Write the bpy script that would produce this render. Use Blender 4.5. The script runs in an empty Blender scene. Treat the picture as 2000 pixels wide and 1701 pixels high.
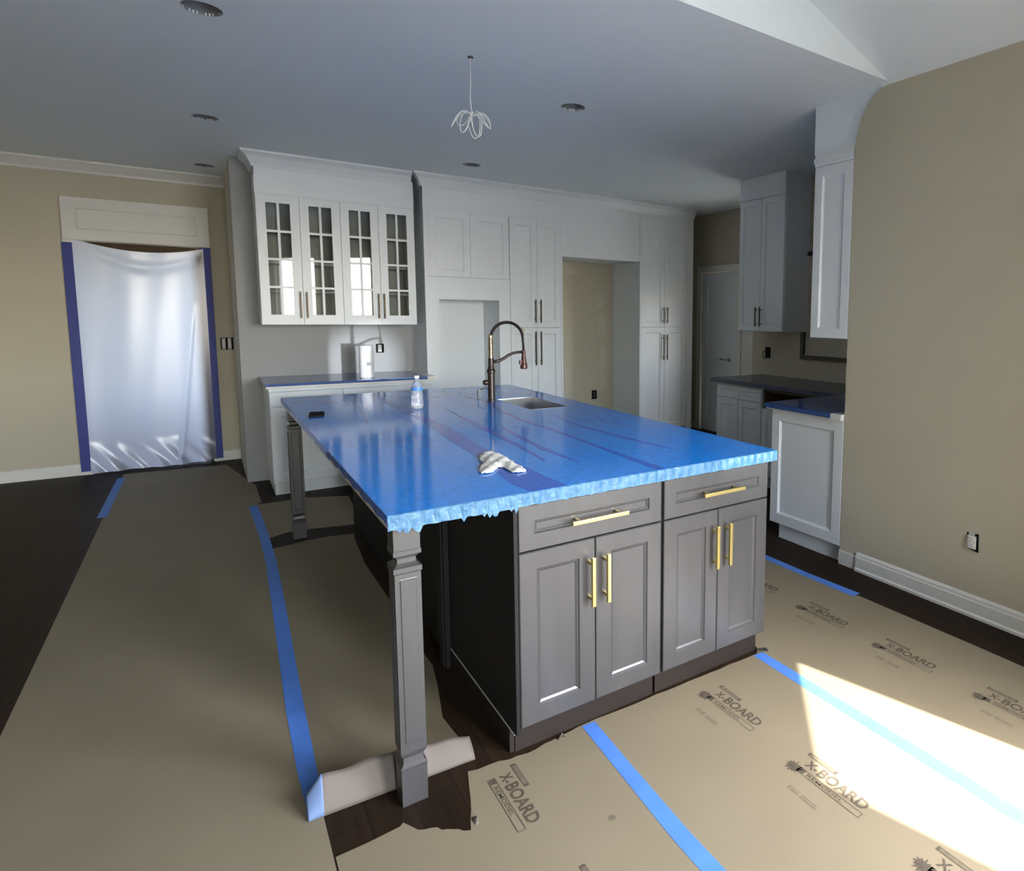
import bpy, bmesh, math, random
from mathutils import Vector, Matrix

random.seed(7)
S = bpy.context.scene
COL = S.collection

# ------------------------------------------------------------------ camera
cam_d = bpy.data.cameras.new('camera')
cam = bpy.data.objects.new('camera', cam_d)
COL.objects.link(cam)
RIGHT = (0.7948, -0.6067, 0.0118)
DOWN = (-0.0533, -0.0892, -0.9946)
FWD = (0.6045, 0.7899, -0.1032)
m = Matrix.Identity(4)
for i in range(3):
    m[i][0] = RIGHT[i]
    m[i][1] = -DOWN[i]
    m[i][2] = -FWD[i]
m[2][3] = 1.5153
cam.matrix_world = m
cam_d.sensor_fit = 'HORIZONTAL'
cam_d.sensor_width = 36.0
cam_d.lens = 1237.42 / 2000 * 36.0
cam_d.shift_x = (1000 - 1341.98) / 2000
cam_d.shift_y = (742.28 - 850.5) / 2000
cam_d.clip_start = 0.05
S.camera = cam

# ------------------------------------------------------------------ sky, sun, exposure
SUN_TAN = 2.35 / 2.0                     # elevation of the sun
SUN_AZ = (0.25, -0.968)                  # horizontal direction towards the sun
w = bpy.data.worlds.new('sky'); S.world = w
w.use_nodes = True
nt = w.node_tree
bg = nt.nodes['Background']
sky = nt.nodes.new('ShaderNodeTexSky')
sky.sky_type = 'NISHITA'
sky.sun_disc = False
sky.sun_elevation = math.atan(SUN_TAN)
sky.sun_rotation = math.atan2(SUN_AZ[0], SUN_AZ[1])
sky.air_density = 1.0
sky.dust_density = 1.5
hs = nt.nodes.new('ShaderNodeHueSaturation')      # desaturates the sky in place of a white balance
hs.inputs['Saturation'].default_value = 0.62
nt.links.new(sky.outputs[0], hs.inputs['Color'])
nt.links.new(hs.outputs[0], bg.inputs['Color'])
bg.inputs['Strength'].default_value = 1.0

sd = bpy.data.lights.new('sun', 'SUN')
sun = bpy.data.objects.new('sun', sd); COL.objects.link(sun)
sun.location = (3, -12, 12)
to_sun = Vector((SUN_AZ[0], SUN_AZ[1], SUN_TAN * math.hypot(*SUN_AZ))).normalized()
sun.rotation_euler = to_sun.to_track_quat('Z', 'Y').to_euler()
sd.energy = 5.0
sd.angle = 0.009
sd.color = (1.0, 0.97, 0.92)

# sun glinting off a neighbour's glass, shining level through the bay window
gd = bpy.data.lights.new('sun_glint', 'SPOT')
gl = bpy.data.objects.new('sun_glint', gd); COL.objects.link(gl)
gl.location = (5.8, -25.0, 1.20)
gl.rotation_euler = (Vector(gl.location) - Vector((1.20, 6.66, 1.02))).to_track_quat('Z', 'Y').to_euler()
gd.energy = 8500
gd.spot_size = 2 * math.atan(0.36 / 32.0)
gd.spot_blend = 0.35
gd.shadow_soft_size = 0.12
gd.color = (0.86, 0.92, 1.0)

S.view_settings.view_transform = 'Standard'
S.view_settings.look = 'None'
S.view_settings.gamma = 1.0
S.view_settings.use_curve_mapping = False
S.view_settings.exposure = 2.45

# window portals (they only guide the sampling of the sky through each opening)
def portal(name, centre, normal, wdt, hgt):
    d = bpy.data.lights.new(name, 'AREA'); d.shape = 'RECTANGLE'
    d.size = wdt; d.size_y = hgt
    d.cycles.is_portal = True
    o = bpy.data.objects.new(name, d); COL.objects.link(o)
    o.location = centre
    n = Vector(normal).normalized()      # pointing into the room
    o.rotation_euler = (-n).to_track_quat('Z', 'Y').to_euler()
    return o

# ------------------------------------------------------------------ materials
def mat(name, col, rough=0.5, metal=0.0, var=0.0, vscale=4.0, bump=0.0, bscale=60.0, spec=0.5,
        coat=0.0, trans=0.0, stretch=None, col2=None, emis=None):
    M = bpy.data.materials.new(name); M.use_nodes = True
    t = M.node_tree; b = t.nodes['Principled BSDF']
    b.inputs['Roughness'].default_value = rough
    b.inputs['Metallic'].default_value = metal
    b.inputs['Specular IOR Level'].default_value = spec
    b.inputs['Coat Weight'].default_value = coat
    b.inputs['Coat Roughness'].default_value = 0.08
    b.inputs['Transmission Weight'].default_value = trans
    b.inputs['Base Color'].default_value = (*col, 1)
    tc = t.nodes.new('ShaderNodeTexCoord')
    mp = t.nodes.new('ShaderNodeMapping')
    t.links.new(tc.outputs['Object'], mp.inputs['Vector'])
    if stretch: mp.inputs['Scale'].default_value = stretch
    if var > 0 or col2:
        n = t.nodes.new('ShaderNodeTexNoise'); n.inputs['Scale'].default_value = vscale
        n.inputs['Detail'].default_value = 5
        t.links.new(mp.outputs[0], n.inputs['Vector'])
        r = t.nodes.new('ShaderNodeValToRGB')
        r.color_ramp.elements[0].position = 0.3
        r.color_ramp.elements[1].position = 0.7
        c2 = col2 or tuple(min(1, c * (1 + var)) for c in col)
        r.color_ramp.elements[0].color = (*[c * (1 - var) for c in col], 1)
        r.color_ramp.elements[1].color = (*c2, 1)
        t.links.new(n.outputs['Fac'], r.inputs[0])
        t.links.new(r.outputs[0], b.inputs['Base Color'])
    if bump > 0:
        n = t.nodes.new('ShaderNodeTexNoise'); n.inputs['Scale'].default_value = bscale
        n.inputs['Detail'].default_value = 4
        t.links.new(mp.outputs[0], n.inputs['Vector'])
        bp = t.nodes.new('ShaderNodeBump'); bp.inputs['Strength'].default_value = bump
        bp.inputs['Distance'].default_value = 0.01
        t.links.new(n.outputs['Fac'], bp.inputs['Height'])
        t.links.new(bp.outputs[0], b.inputs['Normal'])
    return M

M = {}
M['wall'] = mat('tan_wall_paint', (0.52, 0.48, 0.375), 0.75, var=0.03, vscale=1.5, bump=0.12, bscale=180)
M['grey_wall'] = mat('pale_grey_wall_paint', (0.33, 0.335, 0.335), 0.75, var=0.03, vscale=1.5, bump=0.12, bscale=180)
M['ceiling'] = mat('ceiling_paint', (0.80, 0.86, 0.90), 0.85, var=0.015, vscale=1.0, bump=0.06, bscale=150)
M['white'] = mat('white_cabinet_paint', (0.76, 0.80, 0.83), 0.38, var=0.015, vscale=3)
M['trim'] = mat('white_trim_paint', (0.72, 0.71, 0.67), 0.45, var=0.02, vscale=3)
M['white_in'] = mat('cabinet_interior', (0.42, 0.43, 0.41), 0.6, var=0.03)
M['grey'] = mat('grey_stained_wood', (0.042, 0.040, 0.040), 0.36, var=0.14, vscale=5, stretch=(3, 3, 0.5), bump=0.02, bscale=30, spec=0.75)
M['toe'] = mat('dark_toe_kick', (0.020, 0.015, 0.012), 0.6, var=0.15, spec=0.15)
M['black'] = mat('shade_dark_panel', (0.012, 0.011, 0.011), 0.6, var=0.2, vscale=3, spec=0.2)  # island's shaded sides: the shade is put into this near-black colour
M['gold'] = mat('brushed_gold', (0.80, 0.64, 0.26), 0.32, 1.0, var=0.06, vscale=200)
M['bronze_handle'] = mat('antique_bronze', (0.10, 0.075, 0.05), 0.45, 0.8)
M['bronze'] = mat('oil_rubbed_bronze', (0.022, 0.014, 0.010), 0.42, 0.4, var=0.2, vscale=20)
M['spout'] = mat('dark_red_bronze', (0.055, 0.020, 0.014), 0.45, 0.4, var=0.2, vscale=30)
M['spring'] = mat('warm_brass_coil', (0.62, 0.45, 0.24), 0.35, 1.0)
M['steel'] = mat('brushed_steel', (0.55, 0.56, 0.58), 0.25, 1.0, var=0.05, vscale=80, stretch=(1, 20, 1))
M['quartz'] = mat('pale_quartz', (0.72, 0.70, 0.66), 0.25, var=0.04, vscale=8)
M['paper'] = mat('kraft_floor_board', (0.210, 0.174, 0.114), 0.68, var=0.06, vscale=2.2, bump=0.05, bscale=25, spec=0.35)
M['paper_back'] = mat('kraft_board_back', (0.115, 0.092, 0.074), 0.7, var=0.05, vscale=4)
M['ink'] = mat('brown_print_ink', (0.070, 0.055, 0.037), 0.8, var=0.3, vscale=45)
M['ink_soft'] = mat('faded_print_ink', (0.135, 0.110, 0.073), 0.8, var=0.2, vscale=60)
M['tape'] = mat('blue_painter_tape', (0.07, 0.20, 0.62), 0.6, var=0.08, vscale=10, bump=0.08, bscale=120)
M['tape_dark'] = mat('dark_blue_tape', (0.035, 0.05, 0.25), 0.6, var=0.1, vscale=10)
M['rag'] = mat('white_cloth', (0.72, 0.70, 0.64), 0.9, var=0.05, vscale=30, bump=0.3, bscale=200)
M['towel'] = mat('white_paper_towel', (0.80, 0.80, 0.80), 0.9, var=0.02, bump=0.2, bscale=150)
M['phone'] = mat('black_phone_glass', (0.006, 0.006, 0.008), 0.7, spec=0.05)
M['plug_white'] = mat('white_device_plastic', (0.70, 0.70, 0.66), 0.4)
M['box_dark'] = mat('dark_outlet_box', (0.012, 0.012, 0.012), 0.7, spec=0.1)
M['wire'] = mat('white_cable', (0.80, 0.80, 0.80), 0.5)
M['can'] = mat('galvanised_can', (0.20, 0.21, 0.22), 0.55, 0.3)
M['can_dark'] = mat('dark_can_rim', (0.03, 0.03, 0.035), 0.6)
M['plaster'] = mat('dried_plaster_skim', (0.58, 0.53, 0.43), 0.9, var=0.05, vscale=12)
M['frame_dark'] = mat('dark_window_frame', (0.06, 0.05, 0.04), 0.5)
M['brownroom'] = mat('brown_room_wall', (0.16, 0.10, 0.06), 0.8, var=0.1)
M['grass'] = mat('yard_paving', (0.42, 0.42, 0.38), 0.95, var=0.2, vscale=3)
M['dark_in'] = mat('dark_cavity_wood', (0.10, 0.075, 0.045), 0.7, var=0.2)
M['granite'] = mat('dark_film_counter', (0.06, 0.07, 0.11), 0.25, var=0.2, vscale=20)
M['water'] = mat('bottle_plastic', (0.93, 0.96, 1.0), 0.08, trans=0.75, bump=0.25, bscale=70)
M['bottle_label'] = mat('bottle_blue_label', (0.10, 0.30, 0.75), 0.4)
M['cap'] = mat('white_bottle_cap', (0.85, 0.86, 0.88), 0.4)
M['vent'] = mat('white_bracket', (0.6, 0.6, 0.6), 0.5)

def floor_material():
    X = bpy.data.materials.new('dark_hardwood'); X.use_nodes = True
    t = X.node_tree; b = t.nodes['Principled BSDF']
    tc = t.nodes.new('ShaderNodeTexCoord')
    mp = t.nodes.new('ShaderNodeMapping'); mp.inputs['Rotation'].default_value = (0, 0, math.pi / 2)
    t.links.new(tc.outputs['Object'], mp.inputs[0])
    br = t.nodes.new('ShaderNodeTexBrick')
    br.inputs['Scale'].default_value = 1.0
    br.inputs['Brick Width'].default_value = 1.3
    br.inputs['Row Height'].default_value = 0.127
    br.inputs['Mortar Size'].default_value = 0.0012
    br.inputs['Color1'].default_value = (0.036, 0.022, 0.013, 1)
    br.inputs['Color2'].default_value = (0.026, 0.016, 0.010, 1)
    br.inputs['Mortar'].default_value = (0.012, 0.008, 0.006, 1)
    t.links.new(mp.outputs[0], br.inputs['Vector'])
    n = t.nodes.new('ShaderNodeTexNoise'); n.inputs['Scale'].default_value = 4
    m2 = t.nodes.new('ShaderNodeMapping'); m2.inputs['Scale'].default_value = (14, 1, 1)
    t.links.new(tc.outputs['Object'], m2.inputs[0]); t.links.new(m2.outputs[0], n.inputs['Vector'])
    mx = t.nodes.new('ShaderNodeMixRGB'); mx.blend_type = 'MULTIPLY'; mx.inputs[0].default_value = 0.6
    t.links.new(br.outputs['Color'], mx.inputs[1]); t.links.new(n.outputs['Fac'], mx.inputs[2])
    t.links.new(mx.outputs[0], b.inputs['Base Color'])
    b.inputs['Roughness'].default_value = 0.5
    b.inputs['Specular IOR Level'].default_value = 0.08
    return X
M['floor'] = floor_material()

def film_material(name, base, crease, rough):
    X = bpy.data.materials.new(name); X.use_nodes = True
    t = X.node_tree; b = t.nodes['Principled BSDF']
    tc = t.nodes.new('ShaderNodeTexCoord')
    # long wrinkles running down the film
    mp = t.nodes.new('ShaderNodeMapping'); mp.inputs['Scale'].default_value = (9, 1.1, 1)
    mp.inputs['Rotation'].default_value = (0, 0, 0.12)
    t.links.new(tc.outputs['Object'], mp.inputs[0])
    wv = t.nodes.new('ShaderNodeTexNoise'); wv.inputs['Scale'].default_value = 1.0
    wv.inputs['Detail'].default_value = 3; wv.inputs['Distortion'].default_value = 1.2
    t.links.new(mp.outputs[0], wv.inputs['Vector'])
    # ridge: 1 - |n-0.5|*k
    s1 = t.nodes.new('ShaderNodeMath'); s1.operation = 'SUBTRACT'; s1.inputs[1].default_value = 0.5
    t.links.new(wv.outputs['Fac'], s1.inputs[0])
    s2 = t.nodes.new('ShaderNodeMath'); s2.operation = 'ABSOLUTE'; t.links.new(s1.outputs[0], s2.inputs[0])
    rr = t.nodes.new('ShaderNodeMapRange')
    rr.inputs['From Min'].default_value = 0.0; rr.inputs['From Max'].default_value = 0.022
    rr.inputs['To Min'].default_value = 1.0; rr.inputs['To Max'].default_value = 0.0
    t.links.new(s2.outputs[0], rr.inputs['Value'])
    # only some of the ridges are strong
    n2 = t.nodes.new('ShaderNodeTexNoise'); n2.inputs['Scale'].default_value = 1.6
    t.links.new(tc.outputs['Object'], n2.inputs['Vector'])
    r2 = t.nodes.new('ShaderNodeMapRange')
    r2.inputs['From Min'].default_value = 0.46; r2.inputs['From Max'].default_value = 0.6
    t.links.new(n2.outputs['Fac'], r2.inputs['Value'])
    mu = t.nodes.new('ShaderNodeMath'); mu.operation = 'MULTIPLY'
    t.links.new(rr.outputs[0], mu.inputs[0]); t.links.new(r2.outputs[0], mu.inputs[1])
    # small bubbles and mottling
    n3 = t.nodes.new('ShaderNodeTexNoise'); n3.inputs['Scale'].default_value = 38; n3.inputs['Detail'].default_value = 4
    t.links.new(tc.outputs['Object'], n3.inputs['Vector'])
    cr = t.nodes.new('ShaderNodeValToRGB')
    cr.color_ramp.elements[0].position = 0.3; cr.color_ramp.elements[1].position = 0.75
    cr.color_ramp.elements[0].color = (*[c * 0.86 for c in base], 1)
    cr.color_ramp.elements[1].color = (*[min(1, c * 1.16 + 0.004) for c in base], 1)
    t.links.new(n3.outputs['Fac'], cr.inputs[0])
    mx = t.nodes.new('ShaderNodeMixRGB'); mx.inputs[2].default_value = (*crease, 1)
    t.links.new(mu.outputs[0], mx.inputs[0]); t.links.new(cr.outputs[0], mx.inputs[1])
    t.links.new(mx.outputs[0], b.inputs['Base Color'])
    b.inputs['Roughness'].default_value = rough
    b.inputs['Specular IOR Level'].default_value = 0.38
    ad = t.nodes.new('ShaderNodeMath'); ad.operation = 'MULTIPLY_ADD'
    ad.inputs[1].default_value = 0.35
    t.links.new(n3.outputs['Fac'], ad.inputs[0]); ad.inputs[2].default_value = 0.0
    bp = t.nodes.new('ShaderNodeBump'); bp.inputs['Strength'].default_value = 0.06; bp.inputs['Distance'].default_value = 0.003
    t.links.new(ad.outputs[0], bp.inputs['Height']); t.links.new(bp.outputs[0], b.inputs['Normal'])
    return X
M['film'] = film_material('blue_protective_film', (0.008, 0.24, 0.80), (0.006, 0.14, 0.62), 0.10)
M['film2'] = film_material('doubled_blue_film', (0.008, 0.115, 0.58), (0.006, 0.09, 0.5), 0.14)
M['film_lit'] = mat('lit_scrunched_film_edge', (0.025, 0.125, 0.27), 0.4, var=0.2, vscale=25, col2=(0.085, 0.20, 0.31), bump=0.3, bscale=90)  # strong light on the scrunched fold is put into the colour
M['film_grey'] = film_material('greyish_blue_film', (0.05, 0.10, 0.28), (0.03, 0.06, 0.2), 0.15)

def glass_material():
    X = bpy.data.materials.new('clear_cabinet_glass'); X.use_nodes = True
    t = X.node_tree; t.nodes.clear()
    o = t.nodes.new('ShaderNodeOutputMaterial')
    g = t.nodes.new('ShaderNodeBsdfGlossy'); g.inputs['Roughness'].default_value = 0.02
    tr = t.nodes.new('ShaderNodeBsdfTransparent'); tr.inputs['Color'].default_value = (0.9, 0.92, 0.91, 1)
    f = t.nodes.new('ShaderNodeFresnel'); f.inputs['IOR'].default_value = 1.55
    mx = t.nodes.new('ShaderNodeMixShader')
    t.links.new(f.outputs[0], mx.inputs[0]); t.links.new(tr.outputs[0], mx.inputs[1]); t.links.new(g.outputs[0], mx.inputs[2])
    t.links.new(mx.outputs[0], o.inputs[0])
    return X
M['glass'] = glass_material()

def plastic_material():
    X = bpy.data.materials.new('translucent_plastic_sheet'); X.use_nodes = True
    t = X.node_tree; t.nodes.clear()
    o = t.nodes.new('ShaderNodeOutputMaterial')
    tl = t.nodes.new('ShaderNodeBsdfTranslucent'); tl.inputs['Color'].default_value = (0.66, 0.68, 0.76, 1)
    df = t.nodes.new('ShaderNodeBsdfDiffuse'); df.inputs['Color'].default_value = (0.62, 0.63, 0.68, 1)
    gl = t.nodes.new('ShaderNodeBsdfGlossy'); gl.inputs['Roughness'].default_value = 0.25
    tr = t.nodes.new('ShaderNodeBsdfTransparent')
    a = t.nodes.new('ShaderNodeMixShader'); a.inputs[0].default_value = 0.22
    t.links.new(tl.outputs[0], a.inputs[1]); t.links.new(df.outputs[0], a.inputs[2])
    b = t.nodes.new('ShaderNodeMixShader'); b.inputs[0].default_value = 0.06
    t.links.new(a.outputs[0], b.inputs[1]); t.links.new(gl.outputs[0], b.inputs[2])
    c = t.nodes.new('ShaderNodeMixShader'); c.inputs[0].default_value = 0.03
    t.links.new(b.outputs[0], c.inputs[1]); t.links.new(tr.outputs[0], c.inputs[2])
    t.links.new(c.outputs[0], o.inputs[0])
    return X
M['plastic'] = plastic_material()

# ------------------------------------------------------------------ mesh helpers
class MB:
    """collects shapes in world coordinates, links them as ONE mesh object"""
    def __init__(self):
        self.bm = bmesh.new()
    def quad(self, *pts):
        return self.bm.faces.new([self.bm.verts.new(p) for p in pts])
    def box(self, x0, x1, y0, y1, z0, z1):
        v = [self.bm.verts.new(p) for p in ((x0, y0, z0), (x1, y0, z0), (x1, y1, z0), (x0, y1, z0),
                                           (x0, y0, z1), (x1, y0, z1), (x1, y1, z1), (x0, y1, z1))]
        for f in ((0, 3, 2, 1), (4, 5, 6, 7), (0, 1, 5, 4), (1, 2, 6, 5), (2, 3, 7, 6), (3, 0, 4, 7)):
            self.bm.faces.new([v[i] for i in f])
        return self
    def prism(self, pts, fn, d0, d1):
        """closed outline pts (a,b) placed by fn(a,b,d) from d0 to d1"""
        A = [self.bm.verts.new(fn(a, b, d0)) for a, b in pts]
        B = [self.bm.verts.new(fn(a, b, d1)) for a, b in pts]
        n = len(pts)
        for i in range(n):
            self.bm.faces.new((A[i], A[(i + 1) % n], B[(i + 1) % n], B[i]))
        self.bm.faces.new(A[::-1]); self.bm.faces.new(B)
        return self
    def lathe(self, prof, cx, cy, n=24, cap=True):
        rings = []
        for r, z in prof:
            rings.append([self.bm.verts.new((cx + r * math.cos(2 * math.pi * k / n), cy + r * math.sin(2 * math.pi * k / n), z)) for k in range(n)])
        for a, b in zip(rings, rings[1:]):
            for k in range(n):
                self.bm.faces.new((a[k], a[(k + 1) % n], b[(k + 1) % n], b[k]))
        if cap:
            self.bm.faces.new(rings[0][::-1]); self.bm.faces.new(rings[-1])
        return self
    def tube(self, pts, r, n=10, closed=False):
        P = [Vector(p) for p in pts]
        rs = r if isinstance(r, (list, tuple)) else [r] * len(P)
        rings = []
        up = None
        for i, p in enumerate(P):
            a = P[i - 1] if (i > 0 or closed) else P[i]
            b = P[(i + 1) % len(P)] if (i < len(P) - 1 or closed) else P[i]
            t = (b - a).normalized()
            if up is None:
                up = Vector((0, 0, 1)) if abs(t.z) < 0.9 else Vector((1, 0, 0))
            s = t.cross(up)
            if s.length < 1e-6: s = t.cross(Vector((0, 1, 0)))
            s.normalize(); up = s.cross(t).normalized()
            rings.append([self.bm.verts.new(p + (s * math.cos(2 * math.pi * k / n) + up * math.sin(2 * math.pi * k / n)) * rs[i]) for k in range(n)])
        prs = list(zip(rings, rings[1:]))
        if closed: prs.append((rings[-1], rings[0]))
        for a, b in prs:
            for k in range(n):
                self.bm.faces.new((a[k], a[(k + 1) % n], b[(k + 1) % n], b[k]))
        if not closed:
            self.bm.faces.new(rings[0][::-1]); self.bm.faces.new(rings[-1])
        return self
    def grid(self, fn, nu, nv):
        V = [[self.bm.verts.new(fn(i / nu, j / nv)) for j in range(nv + 1)] for i in range(nu + 1)]
        for i in range(nu):
            for j in range(nv):
                self.bm.faces.new((V[i][j], V[i + 1][j], V[i + 1][j + 1], V[i][j + 1]))
        return self
    def build(self, name, material, parent=None, smooth=False, bevel=0.0, solid=0.0, recalc=True):
        if recalc: bmesh.ops.recalc_face_normals(self.bm, faces=self.bm.faces[:])
        me = bpy.data.meshes.new(name)
        if parent is not None:
            org = world_loc(parent)
        else:
            xs = [v.co for v in self.bm.verts]
            org = Vector(((min(c.x for c in xs) + max(c.x for c in xs)) / 2,
                          (min(c.y for c in xs) + max(c.y for c in xs)) / 2, min(c.z for c in xs)))
        for v in self.bm.verts: v.co -= org
        self.bm.to_mesh(me); self.bm.free()
        me.materials.append(M[material] if isinstance(material, str) else material)
        if smooth:
            for p in me.polygons: p.use_smooth = True
        o = bpy.data.objects.new(name, me); COL.objects.link(o)
        if parent is not None: o.parent = parent
        else: o.location = org
        if solid:
            md = o.modifiers.new('thickness', 'SOLIDIFY'); md.thickness = solid; md.offset = 0
        if bevel:
            md = o.modifiers.new('bevel', 'BEVEL'); md.width = bevel; md.segments = 2
            md.limit_method = 'ANGLE'; md.angle_limit = 0.6
        return o

def world_loc(o):
    v = Vector(o.location)
    while o.parent is not None:
        o = o.parent; v = v + Vector(o.location)
    return v

def thing(name, label, cat, loc, group=None):
    o = bpy.data.objects.new(name, None); COL.objects.link(o)
    o.empty_display_size = 0.1
    o.location = loc
    return tag(o, label, cat, group)
def tag(o, label, cat, group=None):
    o['label'] = label; o['category'] = cat
    if group: o['group'] = group
    return o
def struct(o):
    o['kind'] = 'structure'; return o

FY = lambda u, v, wd: (u, wd, v)         # face looking towards -Y: u=X, v=Z, depth=Y
FX = lambda u, v, wd: (wd, u, v)         # face looking towards -X: u=Y, v=Z, depth=X

def shaker(fn, u0, u1, v0, v1, front, th=0.02, fr=0.062, rec=0.009, slope=0.012):
    """cabinet door or drawer front: frame with a sloped inner edge and a recessed panel"""
    B = MB()
    def ring(a, d):
        return [B.bm.verts.new(fn(*p, front + d)) for p in ((u0 + a, v0 + a), (u1 - a, v0 + a), (u1 - a, v1 - a), (u0 + a, v1 - a))]
    e = 0.003
    rs = [ring(0, th), ring(0, e), ring(e, 0), ring(fr, 0), ring(fr + slope * 0.35, rec * 0.55), ring(fr + slope * 0.5, rec * 0.55), ring(fr + slope, rec)]
    for a, b in zip(rs, rs[1:]):
        for k in range(4):
            B.bm.faces.new((a[k], a[(k + 1) % 4], b[(k + 1) % 4], b[k]))
    B.bm.faces.new(rs[-1]); B.bm.faces.new(rs[0][::-1])
    return B

def bar_handle(fn, u0, u1, v0, v1, front, material, parent, r=0.006, off=0.032, name='handle'):
    """bar pull between (u0,v0) and (u1,v1) standing off a face on two posts"""
    B = MB()
    a = Vector((u0, v0)); b = Vector((u1, v1)); d = (b - a)
    ln = d.length; dn = d / ln; pn = Vector((-dn.y, dn.x))
    def bx(p, q, h, w0, w1):
        c = [p - pn * h, q - pn * h, q + pn * h, p + pn * h]
        B.prism([(x.x, x.y) for x in c], fn, w0, w1)
    bx(a, b, r, front - off - r, front - off + r)
    for s in (0.14, 0.86):
        c = a + d * s
        bx(c - dn * r * 0.8, c + dn * r * 0.8, r * 0.8, front - off, front + 0.004)
    return B.build(name, material, parent, bevel=0.0015)

# ------------------------------------------------------------------ the room
HC = 2.785          # kitchen ceiling
TOP = 4.3
B = MB(); B.box(-4.2, 5.6, -4.2, 12.0, -0.12, 0.0)
struct(B.build('floor', 'floor'))
B = MB(); B.box(-30, 34, -34, 36, -0.5, -0.42)
struct(B.build('yard_ground', 'grass'))  # unseen ground, added and brightened to bounce light up to the ceiling

# kitchen ceiling with round cut-outs for the light cans
CANS = [(0.072, 3.525), (0.092, 5.455), (1.905, 3.688), (1.940, 5.655), (0.095, 7.25)]
CR = 0.074
def ceiling_plate():
    """ceiling plate filled from an outline with round holes"""
    cu = bpy.data.curves.new('ceiling_outline', 'CURVE'); cu.dimensions = '2D'; cu.fill_mode = 'BOTH'
    def sp(pts):
        s = cu.splines.new('POLY'); s.points.add(len(pts) - 1)
        for p, q in zip(s.points, pts): p.co = (q[0], q[1], 0, 1)
        s.use_cyclic_u = True
    sp([(-4.0, 2.2), (5.4, 2.2), (5.4, 8.0), (-4.0, 8.0)])
    for cx, cy in CANS:
        sp([(cx + CR * math.cos(-2 * math.pi * k / 40), cy + CR * math.sin(-2 * math.pi * k / 40)) for k in range(40)])
    cu.extrude = 0.006
    o = bpy.data.objects.new('ceiling_tmp', cu); COL.objects.link(o)
    me = bpy.data.meshes.new_from_object(o.evaluated_get(bpy.context.evaluated_depsgraph_get()))
    bpy.data.objects.remove(o); bpy.data.curves.remove(cu)
    me.materials.clear(); me.materials.append(M['ceiling'])
    ob = bpy.data.objects.new('ceiling', me); COL.objects.link(ob); ob.location = (0, 0, HC + 0.006)
    return ob
struct(ceiling_plate())
B = MB(); B.box(-4.0, 5.4, 2.2, 8.0, HC + 0.2, HC + 0.3)
struct(B.build('ceiling_sky_block', 'ceiling'))  # unseen slab added above the ceiling to block the sky

# vaulted ceiling of the room the camera stands in, and the gable above the kitchen opening
VS = 0.35
vz = lambda x: 2.776 + (3.05 - x) * VS
B = MB()
vplan = [(-4.1, 2.25), (3.15, 2.25), (3.15, 0.50), (0.95, -2.0), (0.95, -4.1), (-4.1, -4.1)]
va = [B.bm.verts.new((x, y, vz(x))) for x, y in vplan]; vb = [B.bm.verts.new((x, y, vz(x) + 0.1)) for x, y in vplan]
for k in range(6): B.bm.faces.new((va[k], va[(k + 1) % 6], vb[(k + 1) % 6], vb[k]))
B.bm.faces.new(va[::-1]); B.bm.faces.new(vb)
struct(B.build('ceiling_vault', 'ceiling'))
B = MB(); B.prism([(-4.0, HC - 0.0005), (3.15, HC - 0.0005), (3.15, HC + 0.01), (-4.0, vz(-4.0) + 0.05)], FY, 2.194, 2.3)
struct(B.build('wall_gable', 'ceiling'))

def wall_with_openings(name, material, org, du, length, z0, z1, th, openings):
    """vertical wall: starts at org, runs along unit vector du, thickness to the right-hand side; rectangular openings (u0,u1,v0,v1)"""
    du = Vector((du[0], du[1], 0)).normalized(); nr = Vector((du.y, -du.x, 0))
    B = MB()
    us = sorted({0, length} | {o[0] for o in openings} | {o[1] for o in openings})
    vs = sorted({z0, z1} | {o[2] for o in openings} | {o[3] for o in openings})
    P = lambda u, v, d: tuple(Vector((org[0], org[1], 0)) + du * u + nr * d + Vector((0, 0, v)))
    for u0, u1 in zip(us, us[1:]):
        for v0, v1 in zip(vs, vs[1:]):
            um, vm = (u0 + u1) / 2, (v0 + v1) / 2
            if any(o[0] < um < o[1] and o[2] < vm < o[3] for o in openings): continue
            B.prism([(u0, v0), (u1, v0), (u1, v1), (u0, v1)], P, 0, th)
    bmesh.ops.remove_doubles(B.bm, verts=B.bm.verts[:], dist=1e-5)
    # drop interior faces shared by neighbouring blocks
    seen = {}
    for f in B.bm.faces:
        seen.setdefault(tuple(sorted(v.index for v in f.verts)), []).append(f)
    B.bm.verts.index_update()
    seen = {}
    for f in B.bm.faces[:]:
        seen.setdefault(tuple(sorted(v.index for v in f.verts)), []).append(f)
    dup = [f for l in seen.values() if len(l) > 1 for f in l]
    bmesh.ops.delete(B.bm, geom=dup, context='FACES_ONLY')
    return struct(B.build(name, material)), P, nr

# doorway wall (far left)
YD = 7.80
DX0, DX1, DZ = -0.855, 0.040, 2.105
wall_with_openings('wall_back_left', 'wall', (-4.0, YD + 0.14), (1, 0), 4.30, 0, HC + 0.3, 0.14, [(DX0 + 4.0, DX1 + 4.0, 0, DZ)])
# wall behind the glass cabinets: end stub and return
YW = 6.66
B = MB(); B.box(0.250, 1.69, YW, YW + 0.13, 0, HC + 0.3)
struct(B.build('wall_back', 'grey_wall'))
B = MB(); B.box(0.250, 0.38, YW + 0.13, YD + 0.14, 0, HC + 0.3)
struct(B.build('wall_stub_return', 'wall'))
# wall behind the tall units and fridge recess
YR = 6.90
B = MB(); B.box(1.69, 5.2, YR, YR + 0.13, 0, HC + 0.3)
struct(B.build('wall_back_right', 'wall'))
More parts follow.
